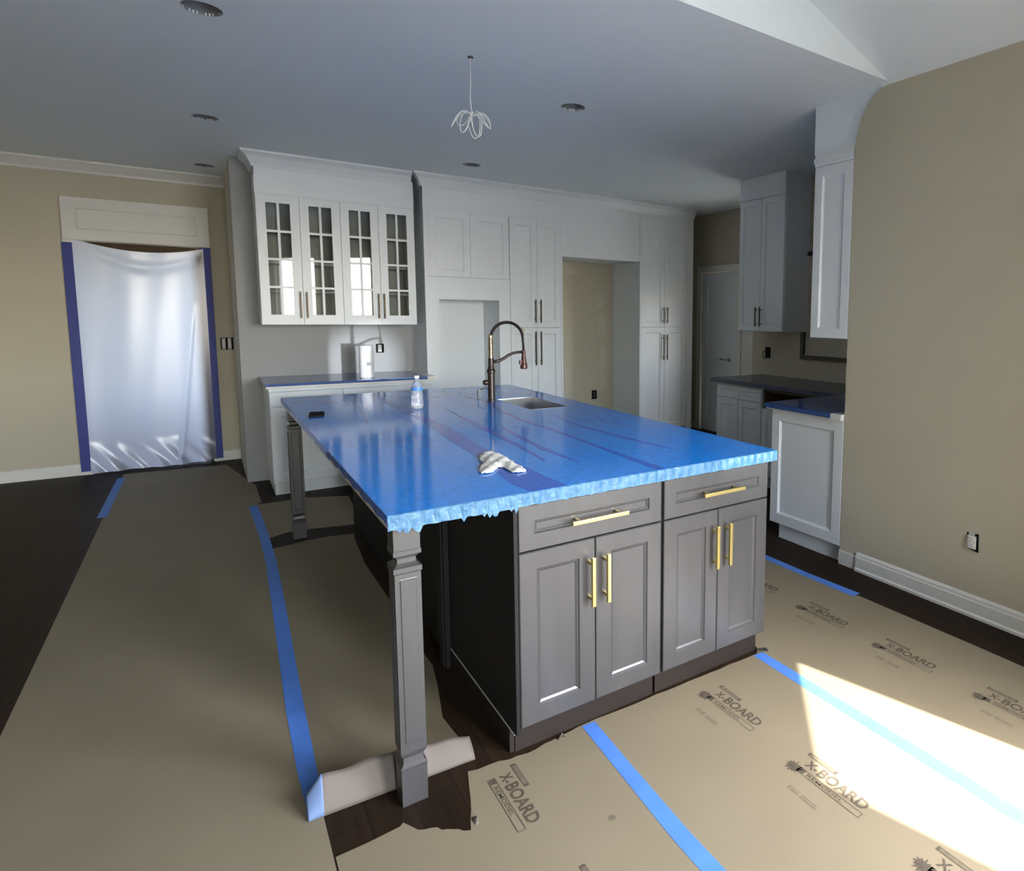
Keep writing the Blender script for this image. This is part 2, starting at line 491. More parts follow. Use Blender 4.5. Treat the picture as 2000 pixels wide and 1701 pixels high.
# closet wall with the white door, facing the kitchen
XP = 5.20
wall_with_openings('wall_closet', 'wall', (XP, 7.03), (0, -1), 2.35, 0, HC + 0.3, -0.12, [(7.03 - 6.50, 7.03 - 5.80, 0, 2.05), (7.03 - 5.16, 7.03 - 4.85, 0.9, 1.85)])
# far right kitchen wall
XF = 4.475
B = MB(); B.box(XF, XF + 0.12, 2.42, 4.75, 0, HC + 0.3); struct(B.build('wall_right_far', 'wall'))
B = MB(); B.box(XF + 0.12, XP + 0.12, 4.63, 4.75, 0, HC + 0.3); struct(B.build('wall_right_return', 'wall'))
# near right wall with its rounded upper corner
XW = 3.05
pts = [(0.48, 0.0), (2.42, 0.0), (2.42, 2.44)]
for k in range(1, 11):
    a = k / 10 * math.pi / 2
    pts.append((2.42 - 0.21 * (1 - math.cos(a)), 2.44 + 0.336 * math.sin(a)))
pts += [(2.2, 2.776), (0.48, 2.776)]
B = MB(); B.prism(pts, FX, XW, XW + 0.12); struct(B.build('wall_right', 'wall'))
B = MB(); B.box(XW + 0.12, XF, 2.30, 2.42, 0, HC + 0.3); struct(B.build('wall_right_back_of_units', 'wall'))
B = MB(); B.box(XW + 0.02, XF, 2.425, 2.74, 2.50, HC); B.box(XW + 0.012, XF, 2.205, 2.424, 2.43, HC)
struct(B.build('trim_soffit', 'ceiling'))
# bay wall with two sash windows (behind the camera, to the right)
BD = Vector((0.66, 0.75)).normalized()
BP1 = Vector((3.05, 0.48)); L = 3.3
BP0 = BP1 - BD * L
bay_open = []
def bay_u(x): return (x - BP0.x) / BD.x
wins = [(bay_u(2.03) - 0.106, bay_u(2.50) + 0.011), (bay_u(1.15), bay_u(1.72))]
WZ0, WZ1 = 0.40, 2.52
bo, BPf, bn = wall_with_openings('wall_bay', 'wall', BP0, BD, L, 0, 3.9, 0.12, [(a, b, WZ0, WZ1) for a, b in wins])
YBk = -4.0
B = MB(); B.box(BP0.x, BP0.x + 0.12, YBk - 0.12, BP0.y + 0.02, 0, 3.9); struct(B.build('wall_rear_right', 'wall'))
wback = [(1.45, 2.5)]      # unseen rear-wall window, added to light the far cabinets (u from x=-4)
wall_with_openings('wall_rear', 'wall', (-4.0, YBk), (1, 0), BP0.x + 4.0, 0, 5.5, 0.12, [(a + 2.2, b + 2.2, WZ0, WZ1) for a, b in wback])
B = MB(); B.box(-4.12, -4.0, YBk - 0.12, YD + 0.14, 0, 5.5); struct(B.build('wall_left', 'wall'))
nwin = 0
def sash(fn, a, b, d0):
    global nwin
    nwin += 1
    B = MB()
    fr = 0.045
    for (p, q, r, s) in ((a, a + fr, WZ0, WZ1), (b - fr, b, WZ0, WZ1), (a + fr, b - fr, WZ0, WZ0 + fr), (a + fr, b - fr, WZ1 - fr, WZ1)):
        B.prism([(p, r), (q, r), (q, s), (p, s)], fn, d0, d0 + 0.04)
    return struct(B.build('window_%d' % nwin, 'trim'))
for a, b in wins:
    sash(BPf, a, b, 0.05)
    c = BP0 + BD * ((a + b) / 2)
    inn = Vector((-BD.y, BD.x, 0))
    portal('window_portal', (c.x + bn.x * 0.12, c.y + bn.y * 0.12, (WZ0 + WZ1) / 2), inn, b - a, WZ1 - WZ0)
RF = lambda u, v, d: (u - 4.0, YBk - d, v)
for a, b in wback:
    sash(RF, a + 2.2, b + 2.2, 0.05)
    portal('window_portal', ((a + b) / 2 - 1.8, YBk - 0.12, (WZ0 + WZ1) / 2), (0, 1, 0), b - a, WZ1 - WZ0)

# room behind the plastic sheet, with its own bright window
BX0, BX1, BY = -1.7, 1.5, 9.7
B = MB(); B.box(BX0 - 0.1, BX0, YD + 0.14, BY + 0.1, 0, 2.9); struct(B.build('wall_hall_left', 'brownroom'))
B = MB(); B.box(BX1, BX1 + 0.1, YD + 0.14, BY + 0.1, 0, 2.9); struct(B.build('wall_hall_right', 'brownroom'))
B = MB(); B.box(BX0, BX1, YD + 0.14, BY + 0.1, 2.75, 2.9); struct(B.build('ceiling_hall', 'brownroom'))
wall_with_openings('wall_hall_back', 'brownroom', (BX0, BY + 0.1), (1, 0), BX1 - BX0, 0, 2.75, 0.1, [(1.85, 2.75, 0.75, 2.30)])
nwin += 1
B = MB()
for (p, q, r, s) in ((0.15, 0.20, 0.75, 2.3), (1.0, 1.05, 0.75, 2.3), (0.20, 1.0, 0.75, 0.80), (0.20, 1.0, 2.25, 2.30)):
    B.box(p, q, BY, BY + 0.05, r, s)
struct(B.build('window_%d' % nwin, 'trim'))
portal('window_portal', (0.60, BY + 0.12, 1.525), (0, -1, 0), 0.9, 1.55)

# crown over the doorway wall, baseboards
crown = [(0, 0), (-0.020, 0), (-0.025, 0.02), (-0.075, 0.075), (-0.085, 0.08), (-0.085, 0.10), (0, 0.10)]
B = MB(); B.prism([(YD + a, HC - 0.10 + b) for a, b in crown], lambda a, b, d: (d, a, b), -4.0, 0.25)
struct(B.build('trim_1', 'trim'))
base_prof = [(0, 0), (-0.016, 0), (-0.016, 0.075), (-0.010, 0.085), (-0.010, 0.092), (0, 0.10)]
B = MB(); B.prism([(YD + a, b) for a, b in base_prof], lambda a, b, d: (d, a, b), -4.0, DX0 - 0.075)
struct(B.build('baseboard_left', 'trim'))
B = MB(); B.prism([(YD + a, b) for a, b in base_prof], lambda a, b, d: (d, a, b), DX1 + 0.055, 0.25)
struct(B.build('baseboard_back', 'trim'))
prof = [(0, 0), (-0.022, 0), (-0.022, 0.014), (-0.014, 0.022), (-0.014, 0.082), (-0.010, 0.088), (-0.010, 0.098), (-0.004, 0.108), (0, 0.112)]
B = MB(); B.prism([(XW + a, b) for a, b in prof], lambda a, b, d: (a, d, b), 0.48, 2.29)
struct(B.build('baseboard_right', 'trim'))
B = MB(); B.box(XW - 0.008, XW, 2.292, 2.42, 0, 0.085)
struct(B.build('baseboard_corner', 'trim'))

# doorway casing and header
B = MB(); B.box(DX0 - 0.075, DX0, YD - 0.022, YD, 0, DZ); struct(B.build('trim_2', 'trim'))
B = MB(); B.box(DX1, DX1 + 0.055, YD - 0.022, YD, 0, DZ); struct(B.build('trim_3', 'trim'))
hd = shaker(FY, -0.925, 0.105, 2.105, 2.475, YD - 0.03, th=0.03, fr=0.095, rec=0.008, slope=0.01)
struct(hd.build('trim_4', 'trim'))
B = MB(); B.box(DX0, DX0 + 0.012, YD, YD + 0.14, 0, DZ); B.box(DX1 - 0.012, DX1, YD, YD + 0.14, 0, DZ)
struct(B.build('trim_5', 'trim'))

portal('window_portal', (XP + 0.13, 5.005, 1.375), (-1, 0, 0), 0.31, 0.95)
nwin += 1
B = MB()
for (a, b, c, d) in ((4.85, 4.88, 0.9, 1.85), (5.13, 5.16, 0.9, 1.85), (4.88, 5.13, 0.9, 0.93), (4.88, 5.13, 1.82, 1.85)):
    B.box(XP + 0.05, XP + 0.09, a, b, c, d)
struct(B.build('window_%d' % nwin, 'trim'))
B = MB(); B.box(XP + 0.75, XP + 0.8, 5.6, 7.03, 0, HC + 0.3); B.box(XP + 0.12, XP + 0.75, 7.03, 7.08, 0, HC + 0.3); B.box(XP + 0.12, XP + 0.75, 5.55, 5.6, 0, HC + 0.3); B.box(XP, XP + 0.8, 5.55, 7.08, HC + 0.25, HC + 0.32)
struct(B.build('wall_closet_blocker', 'brownroom'))  # dark box added behind the door to stop sky light at its gaps
# closet door (white, with lever)
dr = bpy.data.objects.new('door_1', None); COL.objects.link(dr); dr.location = (XP, 6.15, 0); struct(dr)
def panel_door(parent):
    B = MB()
    y0, y1, z0, z1 = 5.815, 6.485, 0.01, 2.035
    B.box(XP + 0.012, XP + 0.03, y0, y1, z0, z1)
    for (a, b, c, d) in ((y0, y0 + 0.11, z0, z1), (y1 - 0.11, y1, z0, z1), (y0 + 0.11, y1 - 0.11, z0, z0 + 0.2),
                         (y0 + 0.11, y1 - 0.11, 0.95, 1.07), (y0 + 0.11, y1 - 0.11, z1 - 0.12, z1)):
        B.box(XP + 0.002, XP + 0.0125, a, b, c, d)
    return B.build('door_leaf', 'white', parent, bevel=0.002)
panel_door(dr)
B = MB()
B.lathe([(0.026, 0), (0.026, 0.008)], 0, 0, 16)
for v in B.bm.verts: v.co = Vector((XP - 0.008 + v.co.z, 5.93 + v.co.x, 0.96 + v.co.y))
B.tube([(XP, 5.93, 0.96), (XP - 0.05, 5.93, 0.96), (XP - 0.055, 5.95, 0.96), (XP - 0.055, 6.05, 0.962)], 0.009, 8)
B.build('door_handle', 'steel', dr, smooth=True)
for k, (a, b, c, d) in enumerate(((6.50, 6.58, 0, 2.05), (5.72, 5.80, 0, 2.05), (5.72, 6.58, 2.05, 2.13))):
    B = MB(); B.box(XP - 0.018, XP, a, b, c, d); struct(B.build('trim_%d' % (6 + k), 'trim'))
B = MB(); B.box(XP - 0.02, XP, 5.50, 5.70, 0, 2.13); struct(B.build('trim_9', 'trim'))
B = MB(); B.box(XP - 0.014, XP, 6.58, 6.89, 0, 0.09); struct(B.build('baseboard_closet', 'trim'))

# ------------------------------------------------------------------ plastic sheet and tape in the doorway
def sheet_pt(u, v):
    x = DX0 - 0.01 + u * (DX1 - DX0 + 0.02)
    sag = 0.075 * (1 - (2 * u - 1.1) ** 2)
    top = 2.10 - max(0, sag)
    z = 0.015 + v * (top - 0.015)
    if v < 0.02: pass
    y = YD - 0.03
    y += 0.006 * math.sin(u * 9 + v * 2.0) * (0.3 + 0.7 * (1 - v)) + 0.0015 * math.sin(u * 23 - v * 5)
    y += 0.014 * math.exp(-((v - (0.93 + 0.06 * (2 * u - 1.1) ** 2)) / 0.02) ** 2) * math.sin(u * 3.1)
    y -= 0.012 * math.exp(-((u - 0.80 + 0.25 * (0.4 - v)) / 0.02) ** 2) * (1 if v < 0.6 else max(0, 1 - (v - 0.6) * 6))
    if v < 0.14:                                   # crumpled foot
        k = (0.14 - v) / 0.14
        y -= 0.035 * k * (0.5 + 0.5 * math.sin(u * 13)) + 0.012 * k * math.sin(u * 37 + v * 60)
        if u > 0.9: z += 0.03 * k * (u - 0.9) * 10
    return (x, y - 0.012, z)
B = MB(); B.grid(sheet_pt, 90, 110)
tag(B.build('plastic_sheet', 'plastic', smooth=True, recalc=False), 'translucent plastic sheet hung across the doorway, sagging at the top', 'plastic sheet')
B = MB(); B.box(DX0 - 0.08, DX0 - 0.005, YD - 0.0245, YD - 0.0225, 0.03, 2.08)
tag(B.build('masking_tape', 'tape_dark'), 'dark blue tape up the left jamb of the plastic-covered doorway', 'tape', 'tape on the doorway')
B = MB(); B.box(DX1 - 0.02, DX1 + 0.065, YD - 0.0245, YD - 0.0225, 0.03, 2.10)
tag(B.build('masking_tape', 'tape_dark'), 'dark blue tape up the right jamb of the plastic-covered doorway', 'tape', 'tape on the doorway')

# three-gang switch box beside the doorway
sw = thing('light_switch', 'uncovered three-gang light switch right of the plastic-covered doorway', 'switch', (0.215, YD, 1.11))
B = MB(); B.box(0.140, 0.290, YD - 0.004, YD - 0.001, 1.112, 1.232); B.build('switch_box', 'box_dark', sw)
for k, xx in enumerate((0.165, 0.213, 0.258)):
    B = MB(); B.box(xx - 0.014, xx + 0.014, YD - 0.012, YD - 0.004, 1.118, 1.226); B.build('switch_yoke', 'vent', sw)
    B = MB(); B.box(xx - 0.009, xx + 0.009, YD - 0.018, YD - 0.012, 1.14, 1.205); B.build('switch_rocker', 'plug_white' if k < 2 else 'can', sw)

# ------------------------------------------------------------------ ceiling fixtures
CLAB = ['empty recessed light can in the ceiling at the top left edge',
        'empty recessed light can in the ceiling over the left walkway',
        'empty recessed light can in the ceiling right of the hanging white wire',
        'empty recessed light can in the ceiling just above the tall white cabinets',
        'small empty recessed light can in the ceiling near the doorway']
for (cx, cy), lb in zip(CANS, CLAB):
    c = thing('recessed_light', lb, 'light can', (cx, cy, HC), 'recessed light cans')
    B = MB(); B.lathe([(CR, HC), (CR, HC + 0.012), (CR - 0.004, HC + 0.012), (CR - 0.004, HC + 0.11)], cx, cy, 32, cap=False)
    B.build('can_wall', 'can', c, smooth=True)
    B = MB(); B.lathe([(CR - 0.004, HC + 0.11), (CR - 0.004, HC + 0.114)], cx, cy, 32); B.build('can_top', 'can_dark', c)
    B = MB(); B.lathe([(0.018, HC + 0.06), (0.02, HC + 0.109)], cx, cy, 16); B.build('lamp_socket', 'can_dark', c)

wl = thing('hanging_wire', 'bundle of thin white wire loops hanging from the ceiling', 'wire', (1.142, 3.31, HC))
B = MB(); B.lathe([(0.014, HC - 0.004), (0.014, HC)], 1.142, 3.31, 16); B.build('cable_hole', 'can_dark', wl)
B = MB(); B.tube([(1.142, 3.31, HC - 0.002), (1.139, 3.31, 2.64), (1.136, 3.31, 2.58), (1.143, 3.31, 2.52), (1.145, 3.31, 2.45)], 0.0022, 8)
B.build('cable', 'wire', wl, smooth=True)
for a, tilt, ln, wd in ((0.2, 0.35, 0.105, 0.040), (1.1, 0.75, 0.115, 0.038), (2.0, 0.35, 0.10, 0.045), (2.9, 0.55, 0.12, 0.042),
                        (3.8, 0.9, 0.115, 0.036), (4.7, 1.0, 0.12, 0.034), (5.5, 0.6, 0.11, 0.042)):
    d = Vector((math.cos(a), math.sin(a), 0)); s = Vector((-d.y, d.x, 0))
    c0 = Vector((1.145, 3.31, 2.50))
    P = []
    for k in range(28):
        q = 2 * math.pi * k / 28
        f = (1 - math.cos(q)) / 2
        P.append(c0 + d * (ln * f * (1.05 - 0.35 * tilt)) + s * (wd * math.sin(q) * (0.4 + 0.6 * f)) + Vector((0, 0, 0.025 * math.sin(f * math.pi) - ln * tilt * f * f)))
    B = MB(); B.tube(P, 0.0024, 6, closed=True); B.build('wire_loop', 'wire', wl, smooth=True)

# ------------------------------------------------------------------ glass-front wall cabinet
YU = 6.33
U0, U1, UZ0, UZ1 = 0.400, 1.622, 1.388, 2.455
def crown_run(name, x0, x1, yf, yb, ztop, h, proj, parent, material='white', left=True, depth_left=None):
    """crown moulding along a front face with a mitred left return"""
    P = [(0, 0), (0.012, 0), (0.016, h * 0.12), (0.02, h * 0.2), (proj * 0.55, h * 0.62), (proj * 0.62, h * 0.66), (proj * 0.9, h * 0.82), (proj, h * 0.86), (proj, h), (0, h)]
    B = MB()
    rows = []
    for a, b in P:
        z = ztop - h + b
        r = []
        if left: r += [(x0 - a, yb, z), (x0 - a, yf - a, z)]
        else: r += [(x0, yf - a, z)]
        r += [(x1, yf - a, z)]
        rows.append([B.bm.verts.new(p) for p in r])
    for i in range(len(rows)):
        A, C = rows[i], rows[(i + 1) % len(rows)]
        for k in range(len(A) - 1):
            B.bm.faces.new((A[k], A[k + 1], C[k + 1], C[k]))
    return B.build(name, material, parent)

gc = thing('glass_wall_cabinet', 'white wall cabinet with four glass-paned doors above the blue-covered counter', 'cabinet', (1.0, YU, UZ0))
B = MB()
t = 0.018
YB = YW - 0.003
B.box(U0, U0 + t, YU + 0.021, YB, UZ0, UZ1); B.box(U1 - t, U1, YU + 0.021, YB, UZ0, UZ1)
B.box(U0 + t, U1 - t, YU + 0.021, YB, UZ0, UZ0 + t); B.box(U0 + t, U1 - t, YU + 0.021, YB, UZ1 - t, UZ1)
B.box((U0 + U1) / 2 - t, (U0 + U1) / 2 + t, YU + 0.021, YB, UZ0 + t, UZ1 - t)
B.build('cabinet_body', 'white', gc)
B = MB(); B.box(U0 + t, U1 - t, YB - 0.008, YB - 0.001, UZ0 + t, UZ1 - t); B.build('back_panel', 'white_in', gc)
for zz in (1.66, 1.90, 2.17):
    B = MB(); B.box(U0 + t, (U0 + U1) / 2 - t, YU + 0.05, YB - 0.01, zz, zz + 0.016); B.build('shelf', 'white_in', gc)
    B = MB(); B.box((U0 + U1) / 2 + t, U1 - t, YU + 0.05, YB - 0.01, zz, zz + 0.016); B.build('shelf', 'white_in', gc)
B = MB(); B.box(U0, U1, YU + 0.004, YU + 0.05, UZ1, 2.70)
B.box(U0 - 0.004, U1, YU - 0.002, YU + 0.004, UZ1 + 0.012, 2.60)
B.box(U0, U0 + 0.01, YU + 0.05, YB, UZ1, 2.70)
B.build('frieze', 'white', gc)
crown_run('crown_moulding', U0 - 0.004, U1 - 0.022, YU, YB, HC - 0.001, 0.115, 0.085, gc)
dw = (U1 - U0) / 4
for k in range(4):
    a, b = U0 + dw * k + 0.0015, U0 + dw * (k + 1) - 0.0015
    z0, z1 = UZ0 + 0.002, UZ1 - 0.002
    B = MB(); fs, fr2 = 0.066, 0.082
    B.box(a, a + fs, YU, YU + 0.02, z0, z1); B.box(b - fs, b, YU, YU + 0.02, z0, z1)
    B.box(a + fs, b - fs, YU, YU + 0.02, z0, z0 + fr2); B.box(a + fs, b - fs, YU, YU + 0.02, z1 - fr2 * 0.75, z1)
    pa, pb, pz0, pz1 = a + fs, b - fs, z0 + fr2, z1 - fr2 * 0.75
    mid = (pa + pb) / 2; mh = 0.009
    B.box(mid - mh, mid + mh, YU + 0.002, YU + 0.018, pz0, pz1)
    rh = (pz1 - pz0) / 4
    for r in (1, 2, 3):
        B.box(pa, mid - mh, YU + 0.002, YU + 0.018, pz0 + rh * r - mh, pz0 + rh * r + mh)
        B.box(mid + mh, pb, YU + 0.002, YU + 0.018, pz0 + rh * r - mh, pz0 + rh * r + mh)
    d = B.build('door', 'white', gc)
    tilt = (0.012, -0.004, 0.010, -0.006)[k]
    for r in range(4):
        for c in range(2):
            x0 = pa if c == 0 else mid + mh
            x1 = mid - mh if c == 0 else pb
            q0 = pz0 + rh * r + (mh if r else 0); q1 = pz0 + rh * (r + 1) - (mh if r < 3 else 0)
            B = MB(); B.box(x0, x1, YU + 0.009, YU + 0.012, q0, q1); B.build('pane', 'glass', d)
    hx = b - 0.022 if k % 2 == 0 else a + 0.022
    bar_handle(FY, hx, hx, 1.445, 1.668, YU, 'bronze_handle', d, r=0.0055, off=0.028)

# ------------------------------------------------------------------ buffet base cabinet under it
YBF = 6.0
bf = thing('buffet_cabinet', 'white base cabinet under the glass-front wall cabinet', 'cabinet', (1.04, YBF, 0))
b0, b1 = 0.398, 1.685
B = MB(); B.box(b0, b1, YBF + 0.021, YW - 0.003, 0.105, 0.885); B.build('cabinet_body', 'white', bf)
B = MB(); B.box(b0 + 0.012, b1, YBF + 0.065, YW - 0.003, 0.0, 0.105); B.build('toe_kick', 'white', bf)
B = MB(); B.box(b0 - 0.003, b1, YBF - 0.012, YBF + 0.02, 0.862, 0.886); B.build('top_rail', 'white', bf)
wb = (b1 - b0 - 0.004) / 2
fsplit = [b0, 0.921, b0 + (0.921 - b0) * 2 - 0.01, b1]
for k in range(2):
    a, b = (b0 + 0.001, 0.9195) if k == 0 else (0.9225, b1 - 0.03)
    d = shaker(FY, a, b, 0.735, 0.855, YBF, fr=0.04).build('drawer', 'white', bf)
for (a, b) in ((b0 + 0.001, 0.9195), (0.9225, 1.30), (1.303, b1 - 0.03)):
    shaker(FY, a, b, 0.115, 0.728, YBF, fr=0.07).build('door', 'white', bf)
B = MB(); B.box(0.377, b1, 5.955, YW - 0.002, 0.887, 0.925)
tag(B.build('buffet_countertop', 'quartz', bevel=0.002), 'pale stone countertop on the white base cabinet below the glass doors', 'countertop')
B = MB(); B.box(0.372, 1.60, 5.968, YW - 0.006, 0.9255, 0.9268)
B.box(0.372, 1.60, 5.951, 5.9535, 0.905, 0.9268); B.box(0.372, 1.60, 5.953, 5.969, 0.9257, 0.9268)
tag(B.build('counter_film', 'film_grey'), 'blue protective film on the back counter under the glass cabinet', 'film')
# paper towel roll
tw = thing('paper_towel_roll', 'white paper towel roll standing on the back counter', 'paper towel', (1.150, 6.20, 0.927))
B = MB(); B.lathe([(0.021, 0.927), (0.058, 0.927), (0.0585, 0.94), (0.0585, 1.203), (0.057, 1.207), (0.021, 1.207)], 1.15, 6.20, 32, cap=False); B.build('paper_roll', 'towel', tw, smooth=False)
B = MB(); B.lathe([(0.0205, 0.927), (0.0205, 1.207), (0.0185, 1.207), (0.0185, 0.927)], 1.15, 6.20, 20, cap=False); B.build('cardboard_core', 'paper_back', tw)
# outlet on the wall above the buffet
ol = thing('wall_outlet', 'uncovered outlet on the wall beside the paper towel roll', 'outlet', (1.357, YW, 1.11))
B = MB(); B.box(1.322, 1.338, YW - 0.006, YW - 0.0005, 1.112, 1.198); B.box(1.372, 1.392, YW - 0.006, YW - 0.0005, 1.112, 1.198); B.box(1.338, 1.372, YW - 0.004, YW - 0.0005, 1.112, 1.198); B.build('outlet_box', 'box_dark', ol)
B = MB(); B.box(1.339, 1.371, YW - 0.012, YW - 0.004, 1.122, 1.188); B.build('receptacle', 'plug_white', ol, bevel=0.002)

# ------------------------------------------------------------------ tall white units
YT = 6.28
TX0 = 1.69
SC = YT / 6.48
tx = lambda x: x * SC
tz = lambda z: 1.5153 + (z - 1.5153) * SC
NX0, NX1, NZ = tx(1.874), tx(2.48), tz(1.635)
A1 = tx(2.600); A2 = tx(3.205)
FRX1 = tx(4.225); FZ = tz(2.135)
PX1 = tx(5.033)
ZD0, ZD1 = tz(1.856), tz(2.495)      # upper doors over the niche
ZS = tz(1.352)                       # seam between upper and lower doors
YBK = YR - 0.003
tl = thing('tall_cabinet', 'tall white cabinet with an open niche and doors, left of the fridge recess', 'cabinet', ((TX0 + A2) / 2, YT, 0))
B = MB()
B.box(TX0, TX0 + 0.02, YT + 0.0, YBK, 0.0, 2.70)                       # left side
B.box(NX0 - 0.02, NX0, YT + 0.021, YBK, 0.0, NZ); B.box(NX1, NX1 + 0.02, YT + 0.021, YBK, 0.0, NZ)
B.box(NX0, NX1, YT + 0.46, YT + 0.478, 0.0, NZ)
B.box(NX0 - 0.02, NX1 + 0.02, YT + 0.021, YBK, NZ, NZ + 0.02)
B.box(A2 - 0.02, A2, YT, YBK, 0.0, 2.70)
B.box(A1, A1 + 0.02, YT + 0.022, YBK, 0.0, 2.70)
B.box(TX0 + 0.02, A2 - 0.02, YT + 0.03, YBK, ZD1, ZD1 + 0.02)
B.build('cabinet_body', 'white', tl)
B = MB()
B.box(TX0 + 0.02, NX0, YT, YT + 0.02, 0.0, ZD0 - 0.002); B.box(NX1, A1 - 0.001, YT, YT + 0.02, 0.0, ZD0 - 0.002)
B.box(NX0, NX1, YT, YT + 0.02, NZ, ZD0 - 0.002)
B.build('face_panel', 'white', tl)
xm = tx(2.191)
for a, b in ((TX0 + 0.05, xm - 0.001), (xm + 0.001, A1 - 0.003)):
    shaker(FY, a, b, ZD0, ZD1, YT).build('door', 'white', tl)
B = MB(); B.box(TX0 + 0.02, TX0 + 0.05, YT, YT + 0.02, ZD0 - 0.001, ZD1); B.build('filler_strip', 'white', tl)
xd = tx(2.905)
for k, (a, b) in enumerate(((A1 + 0.003, xd - 0.0012), (xd + 0.0012, A2 - 0.021))):
    hx = b - 0.028 if k == 0 else a + 0.028
    d = shaker(FY, a, b, ZS + 0.0015, ZD1, YT).build('door', 'white', tl)
    bar_handle(FY, hx, hx, tz(1.405), tz(1.655), YT, 'bronze_handle', d, r=0.0055, off=0.028)
    d = shaker(FY, a, b, 0.115, ZS - 0.0015, YT).build('door', 'white', tl)
    bar_handle(FY, hx, hx, tz(0.945), tz(1.310), YT, 'bronze_handle', d, r=0.0055, off=0.028)
B = MB(); B.box(A1, A2 - 0.021, YT + 0.06, YT + 0.08, 0.0, 0.112); B.build('toe_kick', 'white', tl)
B = MB(); B.box(TX0, A2, YT + 0.004, YT + 0.03, ZD1 + 0.001, 2.70); B.box(TX0 - 0.003, A2, YT - 0.002, YT + 0.004, ZD1 + 0.02, 2.58); B.build('frieze', 'white', tl)
crown_run('crown_moulding', TX0 - 0.002, A2, YT, YW - 0.003, HC - 0.001, 0.115, 0.085, tl)

# over-fridge panel
op = thing('fridge_surround', 'plain white panel bridging over the empty fridge recess', 'cabinet panel', ((A2 + FRX1) / 2, YT, 0))
B = MB(); B.box(A2 + 0.001, FRX1 - 0.001, YT + 0.004, YBK, FZ, 2.70); B.build('header_panel', 'white', op)
crown_run('crown_moulding', A2 + 0.0005, FRX1 - 0.0005, YT, YT, HC - 0.001, 0.115, 0.085, op, left=False)
# skim patches on the recess wall
for (x0, x1, z0, z1) in ((3.44, 3.60, 1.97, 2.06), (3.86, 3.98, 1.56, 1.76), (3.87, 4.01, 1.20, 1.50), (3.90, 4.00, 0.50, 1.14)):
    B = MB(); cx, cz = (x0 + x1) / 2, (z0 + z1) / 2
    P = []
    for k in range(22):
        a = 2 * math.pi * k / 22
        f = 0.85 + 0.15 * random.random()
        c, s = math.cos(a), math.sin(a)
        P.append((cx + (x1 - x0) / 2 * f * math.copysign(abs(c) ** 0.6, c), cz + (z1 - z0) / 2 * f * math.copysign(abs(s) ** 0.6, s)))
    B.prism(P, FY, YR - 0.0015, YR + 0.002)
    B.build('plaster_patch', 'plaster', bpy.data.objects['wall_back_right'])
ob = thing('wall_outlet', 'dark uncovered outlet box low in the empty fridge recess', 'outlet', (3.83, YR, 0.455))
B = MB(); B.box(3.795, 3.865, YR - 0.006, YR - 0.0005, 0.455, 0.565); B.build('outlet_box', 'box_dark', ob)
B = MB(); B.box(3.815, 3.845, YR - 0.012, YR - 0.006, 0.475, 0.545); B.build('receptacle', 'can_dark', ob)

# right pantry unit
pn = thing('pantry_cabinet', 'tall white pantry cabinet right of the empty fridge recess', 'cabinet', ((FRX1 + PX1) / 2, YT, 0))
B = MB(); B.box(FRX1, FRX1 + 0.02, YT, YBK, 0.0, 2.70); B.box(PX1 - 0.02, PX1, YT + 0.0, YBK, 0.0, 2.70)
B.box(FRX1 + 0.02, PX1 - 0.02, YT + 0.03, YT + 0.05, 0.11, 2.70)
B.build('cabinet_body', 'white', pn)
xs = tx(4.595); xe = tx(4.935)
for k, (a, b) in enumerate(((FRX1 + 0.021, xs - 0.0012), (xs + 0.0012, xe))):
    hx = b - 0.026 if k == 0 else a + 0.026
    d = shaker(FY, a, b, ZS + 0.0015, ZD1, YT).build('door', 'white', pn)
    bar_handle(FY, hx, hx, tz(1.40), tz(1.60), YT, 'bronze_handle', d, r=0.0055, off=0.028)
    d = shaker(FY, a, b, 0.115, ZS - 0.0015, YT).build('door', 'white', pn)
    bar_handle(FY, hx, hx, tz(0.945), tz(1.26), YT, 'bronze_handle', d, r=0.0055, off=0.028)
B = MB(); B.box(xe + 0.002, PX1 - 0.0205, YT + 0.001, YT + 0.02, 0.0, 2.70); B.build('filler_strip', 'white', pn)
B = MB(); B.box(FRX1 + 0.021, xe, YT + 0.06, YT + 0.08, 0.0, 0.11); B.build('toe_kick', 'white', pn)
B = MB(); B.box(FRX1 + 0.001, PX1 - 0.021, YT + 0.003, YT + 0.029, ZD1 + 0.001, 2.70); B.build('frieze', 'white', pn)
crown_run('crown_moulding', FRX1, PX1, YT, YT, HC - 0.001, 0.115, 0.085, pn, left=False)

# ------------------------------------------------------------------ far right run
XB = 3.845
fb = thing('corner_base_cabinet', 'white base cabinet with dark counter by the closet door', 'cabinet', (XB, 4.27, 0))
B = MB(); B.box(XB + 0.021, XF - 0.003, 3.955, 4.56, 0.105, 0.885); B.build('cabinet_body', 'white', fb)
B = MB(); B.box(XB + 0.07, XF - 0.003, 3.955, 4.55, 0, 0.105); B.build('toe_kick', 'white', fb)
for a, b in ((4.262, 4.556), (3.958, 4.258)):
    shaker(FX, a, b, 0.755, 0.868, XB, fr=0.035).build('drawer', 'white', fb)
    shaker(FX, a, b, 0.115, 0.750, XB, fr=0.06).build('door', 'white', fb)
sb = thing('sink_base_cabinet', 'base cabinet with a dark open cut-out under the far counter', 'cabinet', (XB, 3.5, 0))
B = MB()
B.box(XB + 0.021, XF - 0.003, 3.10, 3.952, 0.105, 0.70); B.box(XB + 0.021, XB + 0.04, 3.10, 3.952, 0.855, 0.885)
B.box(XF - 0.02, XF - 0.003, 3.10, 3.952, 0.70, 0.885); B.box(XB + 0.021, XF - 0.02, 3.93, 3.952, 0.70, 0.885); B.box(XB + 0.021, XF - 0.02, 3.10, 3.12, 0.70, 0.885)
B.build('cabinet_body', 'dark_in', sb)
